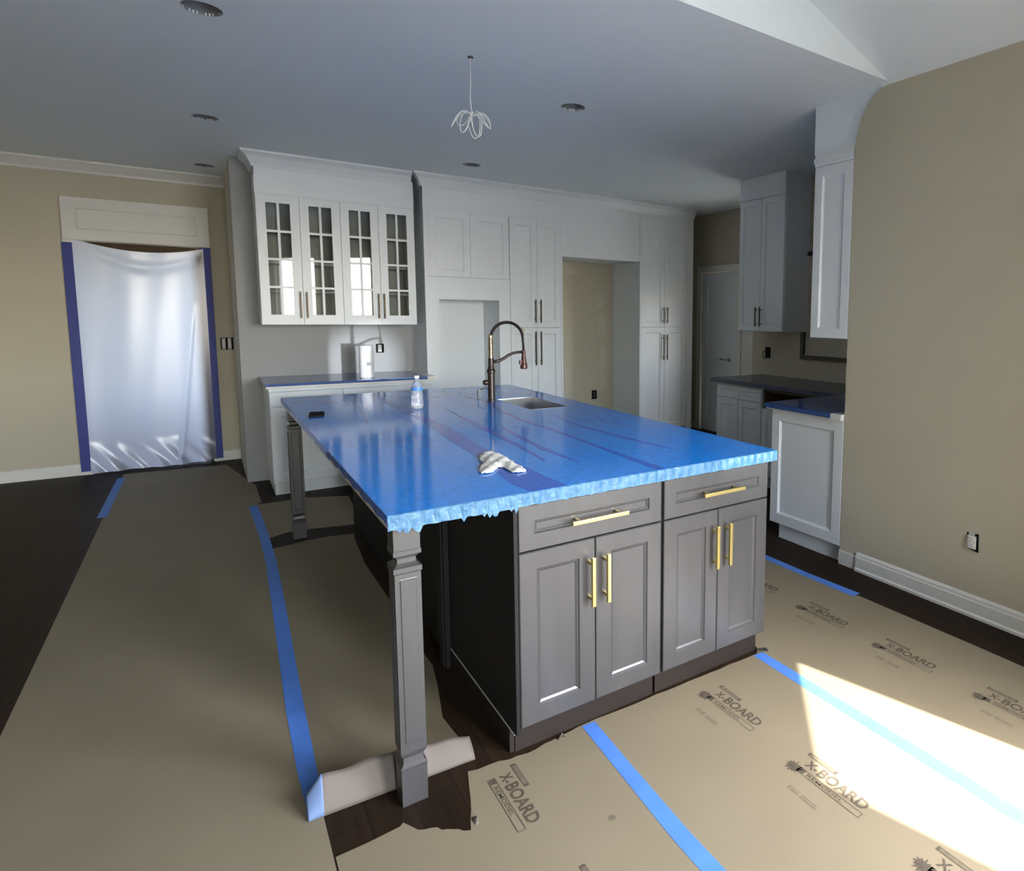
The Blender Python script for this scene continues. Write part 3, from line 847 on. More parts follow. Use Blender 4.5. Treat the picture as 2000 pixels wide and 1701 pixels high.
B = MB(); B.box(XB + 0.07, XF - 0.003, 3.10, 3.952, 0, 0.105); B.build('toe_kick', 'white', sb)
for a, b in ((3.53, 3.950), (3.105, 3.526)):
    shaker(FX, a, b, 0.115, 0.71, XB, fr=0.06).build('door', 'white', sb)
B = MB(); B.box(3.80, XF - 0.003, 3.062, 4.60, 0.887, 0.925)
tag(B.build('far_countertop', 'granite', bevel=0.002), 'dark film-covered countertop below the far wall cabinet', 'countertop')
XU = 4.14
uc = thing('corner_wall_cabinet', 'white wall cabinet with two bar handles near the closet door', 'cabinet', (XU, 4.28, 1.365))
B = MB(); B.box(XU + 0.021, XF - 0.003, 4.015, 4.61, 1.365, HC - 0.002); B.build('cabinet_body', 'white', uc)
for k, (a, b) in enumerate(((4.316, 4.607), (4.02, 4.313))):
    d = shaker(FX, a, b, 1.368, 2.58, XU, fr=0.055).build('door', 'white', uc)
    hy = a + 0.028 if k == 0 else b - 0.028
    bar_handle(FX, hy, hy, 1.41, 1.59, XU, 'bronze_handle', d, r=0.005, off=0.028)
B = MB(); B.box(XU, XU + 0.02, 4.017, 4.608, 2.583, HC - 0.003); B.build('frieze', 'white', uc)
# dark-framed window on the far right wall
nwin += 1
wf = bpy.data.objects.new('window_%d' % nwin, None); COL.objects.link(wf); wf.location = (XF, 3.6, 1.13); struct(wf)
for (a, b, c, d) in ((4.035, 4.075, 1.11, 2.10), (3.10, 3.14, 1.11, 2.10), (3.14, 4.035, 1.11, 1.15), (3.14, 4.035, 2.06, 2.10)):
    B = MB(); B.box(XF - 0.03, XF - 0.0005, a, b, c, d); B.build('window_frame', 'frame_dark', wf)
B = MB(); B.box(XF - 0.006, XF - 0.0005, 3.14, 4.035, 1.15, 2.06); B.build('window_cover', 'wall', wf)
o3 = thing('wall_outlet', 'open outlet with loose wires on the dark wall above the far counter', 'outlet', (XF, 4.52, 1.08))
B = MB(); B.box(XF - 0.005, XF - 0.0005, 4.49, 4.56, 1.09, 1.20); B.build('outlet_box', 'box_dark', o3)
B = MB(); B.tube([(XF - 0.004, 4.53, 1.17), (XF - 0.04, 4.545, 1.165), (XF - 0.05, 4.55, 1.12), (XF - 0.02, 4.54, 1.08)], 0.005, 6)
B.tube([(XF - 0.004, 4.52, 1.15), (XF - 0.05, 4.51, 1.14), (XF - 0.04, 4.50, 1.10)], 0.005, 6); B.build('wires', 'frame_dark', o3, smooth=True)

# near right run: end panel, counter, wall cabinet end
ne = thing('end_base_cabinet', 'white base cabinet end panel beside the right wall, near the island', 'cabinet', (XW, 2.72, 0))
B = MB(); B.box(XW + 0.021, XF - 0.003, 2.425, 3.03, 0.105, 0.885); B.build('cabinet_body', 'white', ne)
shaker(FX, 2.424, 3.03, 0.105, 0.885, XW, th=0.021, fr=0.07, rec=0.012, slope=0.014).build('end_panel', 'white', ne)
B = MB(); B.box(XW + 0.03, XF - 0.003, 2.425, 2.965, 0.0, 0.105); B.build('toe_kick', 'white', ne)
B = MB(); B.box(3.02, XF - 0.003, 2.424, 3.06, 0.887, 0.925)
tag(B.build('end_countertop', 'quartz', bevel=0.002), 'pale stone countertop on the white end cabinet beside the right wall', 'countertop')
B = MB(); B.box(3.012, 4.0, 2.50, 3.066, 0.9255, 0.9268); B.box(3.0125, 3.0145, 2.50, 3.066, 0.896, 0.9268); B.box(3.0145, 3.02, 2.50, 3.066, 0.9256, 0.9268)
tag(B.build('counter_film', 'film_grey'), 'blue film on the short counter beside the right wall', 'film')
nu = thing('end_wall_cabinet', 'white wall cabinet end panel above the counter beside the right wall', 'cabinet', (XW, 2.57, 1.38))
B = MB(); B.box(XW + 0.021, XF - 0.35, 2.425, 2.715, 1.38, 2.50); B.build('cabinet_body', 'white', nu)
shaker(FX, 2.424, 2.715, 1.38, 2.42, XW, th=0.021, fr=0.06, rec=0.010, slope=0.012).build('end_panel', 'white', nu)
B = MB(); B.box(XW + 0.001, XW + 0.021, 2.424, 2.717, 2.422, 2.50); B.box(XW - 0.006, XW + 0.001, 2.424, 2.722, 2.44, 2.47); B.build('top_moulding', 'white', nu)

# outlet on the right wall
o4 = thing('wall_outlet', 'white uncovered outlet low on the tan right wall', 'outlet', (XW, 1.585, 0.335))
B = MB(); B.prism([(1.553, 0.336), (1.612, 0.346), (1.618, 0.428), (1.556, 0.432)], FX, XW - 0.002, XW - 0.0003); B.build('outlet_box', 'box_dark', o4)
B = MB(); B.box(XW - 0.010, XW - 0.002, 1.566, 1.612, 0.350, 0.418); B.build('receptacle', 'plug_white', o4, bevel=0.003)
for zc in (0.367, 0.402):
    B = MB(); B.lathe([(0.0145, 0), (0.0145, 0.004)], 0, 0, 18)
    for v in B.bm.verts: v.co = Vector((XW - 0.014 + v.co.z, 1.589 + v.co.x, zc + v.co.y))
    B.build('socket_face', 'plug_white', o4)
B = MB(); B.box(XW - 0.006, XW - 0.002, 1.575, 1.605, 0.421, 0.430); B.build('yoke_ear', 'vent', o4)

# ------------------------------------------------------------------ island
I0, I1, J0, J1 = 0.394, 1.966, 1.920, 4.955
IZ0, IZ1 = 0.889, 0.929
JF = 1.926
CX0, CXM0, CXM1, CX1 = 0.786, 1.3590, 1.3700, 1.924
def island_unit(label, a, b, seam, dh, hx, mat_side):
    t = thing('island_cabinet', label, 'cabinet', ((a + b) / 2, JF, 0), 'island cabinets facing the camera')
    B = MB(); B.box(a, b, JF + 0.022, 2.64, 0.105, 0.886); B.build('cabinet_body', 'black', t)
    B = MB(); B.box(a, b, JF + 0.055, 2.64, 0.0, 0.104); B.build('toe_kick', 'toe', t)
    d = shaker(FY, a + 0.001, b - 0.001, 0.728, 0.884, JF, th=0.021, fr=0.055, rec=0.010, slope=0.012).build('drawer', 'grey', t)
    bar_handle(FY, dh[0], dh[1], 0.802, 0.802, JF, 'gold', d, r=0.0068, off=0.032)
    for k, (p, q) in enumerate(((a + 0.001, seam - 0.0013), (seam + 0.0013, b - 0.001))):
        d = shaker(FY, p, q, 0.112, 0.723, JF, th=0.021, fr=0.062, rec=0.010, slope=0.014).build('door', 'grey', t)
        bar_handle(FY, hx[k], hx[k], 0.486, 0.664, JF, 'gold', d, r=0.0068, off=0.032)
    return t
island_unit('left grey island cabinet with gold bar handles, nearest the island leg', CX0, CXM0, 1.0720, (0.966, 1.190), (1.047, 1.108), 'black')
island_unit('right grey island cabinet with gold bar handles, nearest the right wall', CXM1, CX1, 1.6440, (1.544, 1.758), (1.618, 1.686), 'black')
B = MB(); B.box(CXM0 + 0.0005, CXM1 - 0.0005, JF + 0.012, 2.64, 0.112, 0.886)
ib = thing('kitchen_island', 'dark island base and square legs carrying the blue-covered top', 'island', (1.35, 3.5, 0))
B.build('centre_gap_strip', 'black', ib)  # dark strip closing the black gap between the two units
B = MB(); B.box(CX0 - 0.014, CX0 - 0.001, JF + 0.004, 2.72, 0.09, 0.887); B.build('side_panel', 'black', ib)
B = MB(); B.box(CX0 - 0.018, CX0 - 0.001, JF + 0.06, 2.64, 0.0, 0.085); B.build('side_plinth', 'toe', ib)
B = MB(); B.box(CX0 - 0.0165, CX0 - 0.0145, JF + 0.02, 2.64, 0.085, 0.0895); B.build('pale_bottom_edge', 'quartz', ib)  # thin pale strip along the bottom of the side panel
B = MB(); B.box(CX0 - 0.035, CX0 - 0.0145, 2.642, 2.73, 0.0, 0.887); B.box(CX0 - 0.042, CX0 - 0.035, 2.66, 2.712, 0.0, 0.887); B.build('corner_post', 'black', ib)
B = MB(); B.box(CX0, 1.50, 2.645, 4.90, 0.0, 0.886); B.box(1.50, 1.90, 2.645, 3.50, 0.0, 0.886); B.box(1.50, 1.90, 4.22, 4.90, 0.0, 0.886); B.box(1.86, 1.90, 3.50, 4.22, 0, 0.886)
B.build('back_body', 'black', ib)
# turned square legs
def leg(x, y, label):
    wd = 0.0745
    cx, cy = x + wd / 2, y + wd / 2
    h = wd / 2
    def sq(B, r, z): return [B.bm.verts.new((cx + sx * r, cy + sy * r, z)) for sx, sy in ((-1, -1), (1, -1), (1, 1), (-1, 1))]
    def stack(name, prof, t, material='grey'):
        B = MB(); rs = [sq(B, r, z) for r, z in prof]
        for a, b in zip(rs, rs[1:]):
            for k in range(4): B.bm.faces.new((a[k], a[(k + 1) % 4], b[(k + 1) % 4], b[k]))
        B.bm.faces.new(rs[0][::-1]); B.bm.faces.new(rs[-1])
        return B.build(name, material, t)
    t = stack('leg', [(h, 0.170), (h, 0.738)], ib)
    t['label'] = label
    stack('foot_block', [(h, 0.0), (h, 0.112), (h - 0.003, 0.114)], t)
    stack('lower_neck', [(h - 0.004, 0.114), (h + 0.001, 0.118), (h + 0.001, 0.124), (h - 0.007, 0.132), (h - 0.009, 0.15), (h - 0.001, 0.166), (h, 0.170)], t)
    for (sx, sy) in ((0, -1), (-1, 0), (1, 0), (0, 1)):       # raised panel on every side
        B = MB()
        a, b, z0, z1 = -h + 0.012, h - 0.012, 0.20, 0.722
        def pf(u, v, d):
            if sy: return (cx + u, cy + sy * (h + d), v)
            return (cx + sx * (h + d), cy + u, v)
        ring = lambda e, d: [B.bm.verts.new(pf(*p, d)) for p in ((a + e, z0 + e), (b - e, z0 + e), (b - e, z1 - e), (a + e, z1 - e))]
        rr = [ring(0, 0.0), ring(0.0025, -0.0035 + 0.004), ring(0.004, 0.0025)]
        for p, q in zip(rr, rr[1:]):
            for k in range(4): B.bm.faces.new((p[k], p[(k + 1) % 4], q[(k + 1) % 4], q[k]))
        B.bm.faces.new(rr[-1])
        B.build('raised_panel', 'grey', t)
    stack('upper_neck', [(h, 0.738), (h + 0.003, 0.742), (h + 0.003, 0.757), (h - 0.003, 0.760), (h - 0.011, 0.768), (h - 0.011, 0.782), (h - 0.003, 0.792), (h + 0.002, 0.795), (h + 0.002, 0.808), (h, 0.811)], t)
    stack('top_block', [(h, 0.811), (h, 0.887)], t)
    return t
leg(0.412, 1.945, 'grey square island leg at the near corner, standing in the floor cut-out')
leg(0.412, 4.800, 'dark square island leg at the far end, beside the base cabinet')

# countertop slab with sink hole
SX0, SX1, SY0, SY1 = 1.556, 1.806, 3.585, 4.135
def ring_slab(B, x0, x1, y0, y1, z0, z1):
    for (a, b, c, d) in ((x0, SX0, y0, y1), (SX1, x1, y0, y1), (SX0, SX1, y0, SY0), (SX0, SX1, SY1, y1)):
        if b > a and d > c: B.box(a, b, c, d, z0, z1)
B = MB(); ring_slab(B, I0, I1, J0, J1, IZ0, IZ1)
tag(B.build('island_countertop', 'quartz'), 'pale stone island top showing as a thin edge beneath the blue film', 'countertop')
# protective film: three long strips, the overlaps doubled
zf = IZ1 + 0.0006
def film(label, x0, x1, z, hole=False, material='film'):
    B = MB()
    if hole:
        ring_slab(B, x0, x1, J0 - 0.0015, J1 + 0.001, z, z + 0.0009)
    else:
        B.box(x0, x1, J0 - 0.0015, J1 + 0.001, z, z + 0.0009)
    return tag(B.build('protective_film', material), label, 'film', 'blue film strips on the island')
f1 = film('blue film strip along the left, overhanging side of the island', I0 - 0.0015, 0.97, zf)
f2 = film('blue film strip along the middle of the island top', 0.9705, 1.33, zf)
f3 = film('blue film strip around the sink on the right of the island', 1.3305, I1 + 0.0015, zf, hole=True)
def overlap(pts, label):
    """double-layer film band: list of (x0,x1,y)"""
    B = MB()
    V = [(B.bm.verts.new((a, y, zf + 0.0012)), B.bm.verts.new((b, y, zf + 0.0012))) for a, b, y in pts]
    for p, q in zip(V, V[1:]): B.bm.faces.new((p[0], p[1], q[1], q[0]))
    return B.build('overlap_band', 'film2', label, solid=0.0006)
overlap([(0.83, 0.965, 1.9185), (0.815, 0.955, 2.05), (0.845, 0.95, 2.35), (0.86, 0.94, 2.6), (0.87, 0.955, 2.9), (0.90, 0.965, 3.3), (0.91, 0.96, 3.7), (0.90, 0.96, 4.0), (0.905, 0.92, 4.4)], f1)
overlap([(1.335, 1.375, 1.9185), (1.35, 1.372, 2.4), (1.365, 1.385, 2.9), (1.35, 1.372, 3.3), (1.39, 1.42, 3.7), (1.42, 1.50, 3.95), (1.44, 1.48, 4.1), (1.42, 1.43, 4.4)], f3)
overlap([(1.05, 1.06, 2.3), (1.075, 1.10, 2.7), (1.09, 1.125, 3.2), (1.12, 1.14, 3.6), (1.14, 1.145, 3.9)], f2)
overlap([(1.15, 1.155, 2.2), (1.13, 1.16, 2.5), (1.16, 1.185, 2.9), (1.21, 1.215, 3.2)], f2)
overlap([(0.955, 0.96, 4.2), (0.93, 0.955, 4.5), (0.90, 0.91, 4.8)], f1)
overlap([(1.60, 1.605, 2.2), (1.55, 1.58, 2.5), (1.53, 1.55, 2.9), (1.56, 1.565, 3.3)], f3)
overlap([(0.66, 0.665, 3.6), (0.70, 0.72, 3.9), (0.73, 0.745, 4.3), (0.74, 0.742, 4.6)], f1)
# film folded over the near edge with its ragged hem
def hem(x0, x1, parent, seed):
    rnd = random.Random(seed)
    B = MB()
    n = int((x1 - x0) / 0.008)
    y = J0 - 0.004
    top = []; bot = []
    for i in range(n + 1):
        x = x0 + (x1 - x0) * i / n
        zz = IZ0 - 0.003 + 0.0006 * math.sin(i * 0.7) + rnd.uniform(-0.0015, 0.0015)
        if x < 0.78 and rnd.random() < 0.3: zz -= rnd.uniform(0.006, 0.02)
        top.append((x, y + 0.0016 * math.sin(i * 1.3), IZ1 + 0.001)); bot.append((x, y + rnd.uniform(-0.0007, 0.0007), zz))
    ct = [B.bm.verts.new((p[0], J0 - 0.001, IZ1 + 0.0016)) for p in top]
    vt = [B.bm.verts.new((p[0], p[1], p[2] - 0.002)) for p in top]; vb = [B.bm.verts.new(p) for p in bot]
    vm = [B.bm.verts.new((p[0], p[1] + rnd.uniform(-0.0007, 0.0007), IZ0 + 0.021 + rnd.uniform(-.004, .004))) for p in top]
    for i in range(n):
        for A, C in ((ct, vt), (vt, vm), (vm, vb)):
            B.bm.faces.new((A[i], A[i + 1], C[i + 1], C[i]))
    return B.build('folded_hem', 'film_lit', parent, solid=0.0006)
hem(I0 - 0.001, 0.97, f1, 1); hem(0.9705, 1.33, f2, 2); hem(1.3305, I1 + 0.001, f3, 3)
B = MB()
n = 300
va = []; vb = []
rnd = random.Random(5)
for i in range(n + 1):
    y = J0 + (J1 - J0) * i / n
    va.append(B.bm.verts.new((I0 - 0.0025, y, IZ1 + 0.0012))); vb.append(B.bm.verts.new((I0 - 0.003 - 0.001 * rnd.random(), y, IZ0 + 0.014 + 0.004 * math.sin(i * 0.35) + 0.003 * rnd.random())))
for i in range(n): B.bm.faces.new((va[i], va[i + 1], vb[i + 1], vb[i]))
B.build('side_fold', 'film2', f1, solid=0.0006)

# sink
sk = thing('kitchen_sink', 'stainless steel undermount sink in the island top', 'sink', ((SX0 + SX1) / 2, (SY0 + SY1) / 2, 0.70))
B = MB(); D = 0.70; e = 0.004
B.box(SX0 - 0.03, SX1 + 0.03, SY0 - 0.03, SY1 + 0.03, D, D + 0.003)
for (a, b, c, d) in ((SX0 - 0.006, SX0 - 0.003, SY0 - 0.006, SY1 + 0.006), (SX1 + 0.003, SX1 + 0.006, SY0 - 0.006, SY1 + 0.006),
                     (SX0 - 0.003, SX1 + 0.003, SY0 - 0.006, SY0 - 0.003), (SX0 - 0.003, SX1 + 0.003, SY1 + 0.003, SY1 + 0.006)):
    B.box(a, b, c, d, D + 0.003, IZ0 - 0.001)
B.build('basin', 'steel', sk)
B = MB(); B.lathe([(0.042, D + 0.0035), (0.042, D + 0.006), (0.034, D + 0.006), (0.02, D + 0.004)], (SX0 + SX1) / 2, (SY0 + SY1) / 2, 24); B.build('drain', 'can', sk)
B = MB()
for (a, b, c, d) in ((SX0, SX0 + 0.002, SY0, SY1), (SX1 - 0.002, SX1, SY0, SY1), (SX0 + 0.002, SX1 - 0.002, SY0, SY0 + 0.002), (SX0 + 0.002, SX1 - 0.002, SY1 - 0.002, SY1)):
    B.box(a, b, c, d, IZ0, IZ1 + 0.002)
B.build('rim', 'steel', sk)
# faucet
fx, fy, fz = 1.500, 4.085, IZ1 + 0.0016
fc = thing('faucet', 'dark bronze pull-down spring faucet beside the sink', 'faucet', (fx, fy, fz))
B = MB(); B.lathe([(0.027, fz), (0.027, fz + 0.008), (0.0225, fz + 0.012), (0.0225, 1.115), (0.028, 1.120), (0.028, 1.132), (0.022, 1.142), (0.0175, 1.165), (0.0175, 1.215)], fx, fy, 24); B.build('body', 'bronze', fc, smooth=False)
B = MB(); B.lathe([(0.013, 1.213), (0.013, 1.345), (0.016, 1.35), (0.016, 1.362), (0.011, 1.366)], fx, fy, 20); B.build('riser', 'spring', fc, smooth=False)
def helix(path, R, turns, r, n_per=10):
    P = [Vector(p) for p in path]
    out = []
    N = int(turns * n_per)
    for i in range(N + 1):
        s = i / N * (len(P) - 1); k = min(int(s), len(P) - 2); f = s - k
        p = P[k].lerp(P[k + 1], f); tdir = (P[k + 1] - P[k]).normalized()
        a = tdir.cross(Vector((0, 1, 0))); a.normalize(); b = Vector((0, 1, 0))
        q = 2 * math.pi * i / n_per
        out.append(p + a * math.cos(q) * R + b * math.sin(q) * R)
    return out
arc = [(1.503, fy, 1.36)]
for k in range(0, 25):
    a = math.pi - math.pi * k / 24 * 0.97
    arc.append((1.612 + 0.110 * math.cos(a), fy, 1.345 + 0.104 * math.sin(a)))
arc += [(1.724, fy, 1.31), (1.727, fy, 1.26)]
B = MB(); B.tube(arc, 0.0075, 10); B.build('hose', 'bronze', fc, smooth=True)
B = MB(); B.tube(helix(arc[1:-1], 0.0095, 46, 0.0022, 9), 0.0021, 5); B.build('spring', 'bronze', fc, smooth=True)
B = MB(); B.tube(helix([(fx, fy, 1.218), (fx, fy, 1.34)], 0.0145, 13, 0.002, 12), 0.0022, 5); B.build('riser_coil', 'bronze', fc, smooth=True)
B = MB(); B.lathe([(0.0115, 1.262), (0.0125, 1.256), (0.013, 1.225), (0.017, 1.195), (0.019, 1.178), (0.0235, 1.16), (0.0245, 1.140), (0.022, 1.134)][::-1], 1.727, fy, 20); B.box(1.696, 1.712, fy - 0.008, fy + 0.008, 1.165, 1.192); B.build('spray_head', 'spout', fc)
arm = [(fx + 0.01, fy, 1.188), (fx + 0.05, fy, 1.193), (fx + 0.085, fy, 1.208), (fx + 0.12, fy, 1.229), (fx + 0.155, fy, 1.243), (fx + 0.19, fy, 1.248), (fx + 0.222, fy, 1.248)]
B = MB(); B.tube(arm, [0.011, 0.0105, 0.010, 0.0095, 0.009, 0.009, 0.009], 10); B.build('holder_arm', 'bronze', fc, smooth=True)
B = MB(); B.tube([(1.7215 + 0.013 * math.cos(q / 14 * 2 * math.pi), fy, 1.393 + 0.013 * math.sin(q / 14 * 2 * math.pi)) for q in range(14)], 0.0028, 6, closed=True); B.build('hose_ring', 'spring', fc, smooth=True)
B = MB(); B.lathe([(0.013, 0), (0.017, 0.006), (0.017, 0.026), (0.012, 0.032)], 0, 0, 18)
for v in B.bm.verts: v.co = Vector((fx - 0.022 - v.co.z, fy - v.co.y, 1.055 + v.co.x))
B.build('handle', 'bronze', fc)
# soap dispenser
sx, sy = 1.470, 4.245
sd2 = thing('soap_dispenser', 'small brushed metal soap dispenser left of the faucet', 'soap dispenser', (sx, sy, fz))
B = MB(); B.lathe([(0.017, fz), (0.017, fz + 0.004), (0.010, fz + 0.006), (0.010, fz + 0.055), (0.009, fz + 0.06)], sx, sy, 18); B.build('pump_body', 'steel', sd2)
B = MB(); B.tube([(sx, sy, fz + 0.057), (sx + 0.03, sy, fz + 0.066), (sx + 0.062, sy, fz + 0.068), (sx + 0.072, sy, fz + 0.060)], 0.0045, 8); B.build('nozzle', 'bronze_handle', sd2, smooth=True)
# water bottle
bx, by = 1.010, 3.994
bt = thing('water_bottle', 'small clear water bottle with a blue label on the island', 'bottle', (bx, by, fz))
prof = [(0.026, fz), (0.031, fz + 0.004), (0.0335, fz + 0.02), (0.034, fz + 0.045), (0.031, fz + 0.058), (0.0335, fz + 0.072), (0.030, fz + 0.09), (0.0285, fz + 0.105), (0.0305, fz + 0.112),
        (0.0305, fz + 0.132), (0.028, fz + 0.142), (0.020, fz + 0.16), (0.0125, fz + 0.175), (0.0125, fz + 0.185)]
B = MB(); B.lathe(prof, bx, by, 24); B.build('bottle_body', 'water', bt, smooth=True)
B = MB(); B.lathe([(0.0312, fz + 0.110), (0.0312, fz + 0.130)], bx, by, 24, cap=False); B.build('label', 'bottle_label', bt, smooth=True)
B = MB(); B.lathe([(0.0145, fz + 0.183), (0.0145, fz + 0.198), (0.013, fz + 0.200)], bx, by, 20); B.build('cap', 'cap', bt)
# phone
ph = thing('smartphone', 'black phone lying face up at the far left of the island', 'phone', (0.485, 4.035, fz))
def rrect(cx, cy, a, b, r, rot):
    P = []
    for q, (sx_, sy_) in enumerate(((1, 1), (-1, 1), (-1, -1), (1, -1))):
        for k in range(6):
            t_ = (q + k / 5) * math.pi / 2
            x, y = sx_ * (a - r) + r * math.cos(t_), sy_ * (b - r) + r * math.sin(t_)
            P.append((cx + x * math.cos(rot) - y * math.sin(rot), cy + x * math.sin(rot) + y * math.cos(rot)))
    return P
B = MB(); B.prism(rrect(0.485, 4.035, 0.037, 0.077, 0.012, -0.15), lambda a, b, d: (a, b, d), fz, fz + 0.009); B.build('phone_case', 'box_dark', ph, bevel=0.002)
B = MB(); B.prism(rrect(0.485, 4.035, 0.034, 0.074, 0.010, -0.15), lambda a, b, d: (a, b, d), fz + 0.0091, fz + 0.0097); B.build('screen', 'phone', ph)
# crumpled cloth
outline = [(0.873, 2.537), (0.905, 2.556), (0.941, 2.548), (0.945, 2.44), (0.936, 2.333), (0.932, 2.25), (0.922, 2.174), (0.895, 2.170), (0.871, 2.185), (0.872, 2.225), (0.877, 2.275), (0.862, 2.290), (0.84, 2.262), (0.81, 2.224), (0.774, 2.232), (0.785, 2.285), (0.808, 2.335), (0.835, 2.38), (0.845, 2.45)]
def inside(x, y):
    c = False; n = len(outline)
    for i in range(n):
        x1, y1 = outline[i]; x2, y2 = outline[(i + 1) % n]
        if (y1 > y) != (y2 > y) and x < (x2 - x1) * (y - y1) / (y2 - y1) + x1: c = not c
    return c
def edge_d(x, y):
    d = 9
    n = len(outline)
    for i in range(n):
        a = Vector(outline[i]); b = Vector(outline[(i + 1) % n]); p = Vector((x, y)); t_ = max(0, min(1, (p - a).dot(b - a) / (b - a).length_squared))
        d = min(d, (p - (a + (b - a) * t_)).length)
    return d
B = MB()
st = 0.006; vm = {}
nx, ny = int((0.955 - 0.765) / st), int((2.565 - 2.160) / st)
def cv(i, j):
    if (i, j) not in vm:
        x, y = 0.765 + i * st, 2.160 + j * st
        d = edge_d(x, y)
        z = fz + 0.004 + min(d, 0.03) * 0.28 + 0.0025 * math.sin(x * 150 + y * 40) * min(1, d / 0.01) + 0.0025 * math.sin(y * 75 - x * 90) * min(1, d / 0.01)
        vm[(i, j)] = B.bm.verts.new((x, y, max(z, fz + 0.0025)))
    return vm[(i, j)]
for i in range(nx):
    for j in range(ny):
        if inside(0.765 + (i + 0.5) * st, 2.160 + (j + 0.5) * st):
            B.bm.faces.new((cv(i, j), cv(i + 1, j), cv(i + 1, j + 1), cv(i, j + 1)))
tag(B.build('cloth', 'rag', smooth=True, solid=0.004), 'crumpled white cloth lying on the blue island top', 'cloth')

# ------------------------------------------------------------------ floor protection
def flat(pts, z0, z1):
    B = MB(); B.prism(pts, lambda a, b, d: (a, b, d), z0, z1); return B
def jag(p, q, n, amp, rnd):
    out = []
    for i in range(n):
        f = i / n
        out.append((p[0] + (q[0] - p[0]) * f + (rnd.uniform(-amp, amp) if i else 0), p[1] + (q[1] - p[1]) * f + (rnd.uniform(-amp, amp) if i else 0)))
    return out
rnd = random.Random(11)
Zb = 0.0015
# walkway sheet on the left
pA = [(-0.652, -1.6), (0.213, -1.6), (0.213, 2.06), (0.205, 2.5), (0.225, 3.2), (0.262, 4.4), (0.255, 5.2), (0.245, 5.83), (0.30, 5.90), (0.30, 6.5), (0.12, 7.55), (-0.64, 7.62), (-0.642, 4.37)]
tag(flat(pA, 0.0, Zb).build('floor_board', 'paper'), 'long brown floor-protection board on the left walkway to the doorway', 'floor covering', 'floor protection boards')
# board under the island overhang (near piece, its front edge curled up)
pB = [(0.2135, 2.062), (0.30, 2.066), (0.66, 2.04), (0.652, 2.174), (0.640, 2.32), (0.685, 2.54), (0.712, 2.706), (0.700, 3.1), (0.711, 3.5), (0.705, 4.09), (0.738, 4.614), (0.751, 4.70), (0.60, 4.735), (0.47, 4.735), (0.36, 4.70), (0.283, 4.69), (0.2625, 4.4), (0.2255, 3.2), (0.2055, 2.5)]
bb = flat(pB, 0.0, Zb).build('floor_board', 'paper')
tag(bb, 'brown floor board under the island overhang with its front edge curled up', 'floor covering', 'floor protection boards')
def flap(u, v):
    x = 0.176 + u * 0.485
    y = 2.066 - u * 0.028
    h = 0.100 if u < 0.55 else 0.100 - (u - 0.55) * 0.09
    h *= min(1, 0.55 + u * 6) if u < 0.1 else 1
    h += 0.004 * math.sin(u * 23)
    return (x + 0.008 * v * math.sin(u * 6), y - 0.015 + 0.020 * v + 0.03 * v * v, 0.0025 + h * v)
B = MB(); B.grid(flap, 40, 8); B.build('curled_edge', 'paper_back', bb, smooth=True, solid=0.0012)
B = MB(); B.grid(lambda u, v: tuple(Vector(flap(-0.005 + u * 0.085, 0.03 + v * 0.99)) - Vector((0, 0.0025, 0))), 8, 8); B.build('tape_end', mat('pale_blue_tape', (0.11, 0.17, 0.30), 0.6), bb, smooth=True, solid=0.0008)
pB2 = [(0.279, 4.92), (0.33, 4.955), (0.387, 4.985), (0.508, 4.985), (0.70, 4.93), (0.806, 4.90), (0.86, 5.30), (0.885, 5.71), (0.606, 5.842), (0.413, 5.84), (0.2475, 5.851), (0.2565, 5.2)]
tag(flat(pB2, 0.0, Zb).build('floor_board', 'paper'), 'short brown floor board in front of the white base cabinet', 'floor covering', 'floor protection boards')
B = MB(); B.prism([(0.42, 4.575), (0.55, 4.60), (0.62, 4.605), (0.62, 4.598), (0.55, 4.592), (0.42, 4.567)], lambda a, b, d: (a, b, d), Zb, Zb + 0.0004); B.build('scuff_mark', 'ink_soft', bb)
# boards in front of the island
pC1 = [(0.216, -1.6), (1.040, -1.6), (1.045, 1.972)] + jag((1.045, 1.972), (0.817, 1.948), 7, 0.006, rnd)[1:] + jag((0.817, 1.948), (0.622, 1.982), 6, 0.004, rnd) + \
      [(0.622, 1.982), (0.600, 1.90)] + jag((0.590, 1.86), (0.55, 1.735), 3, 0.004, rnd) + jag((0.55, 1.737), (0.415, 1.845), 10, 0.005, rnd) + \
      [(0.408, 1.866), (0.398, 1.884), (0.386, 1.874), (0.30, 1.868), (0.218, 1.868)]
c1 = tag(flat(pC1, 0.0, Zb).build('floor_board', 'paper'), 'brown floor board before the island, left of the blue tape seam, with a torn corner', 'floor covering', 'floor protection boards')
pC2 = [(1.0405, -1.6), (1.905, -1.6), (1.905, 1.951)] + jag((1.905, 1.951), (1.0455, 1.972), 16, 0.004, rnd)[1:] + [(1.0455, 1.972)]
c2 = tag(flat(pC2, 0.0, Zb).build('floor_board', 'paper'), 'brown floor board directly before the right island cabinet', 'floor covering', 'floor protection boards')
pC3 = [(1.9055, -1.6), (2.77, -0.2), (2.775, 1.44), (2.768, 2.05), (2.755, 2.08), (2.748, 2.75), (2.748, 5.2), (1.945, 5.2), (1.945, 1.99), (1.9055, 1.951)]
c3 = tag(flat(pC3, 0.0, Zb).build('floor_board', 'paper'), 'brown floor board between the island and the right wall', 'floor covering', 'floor protection boards')
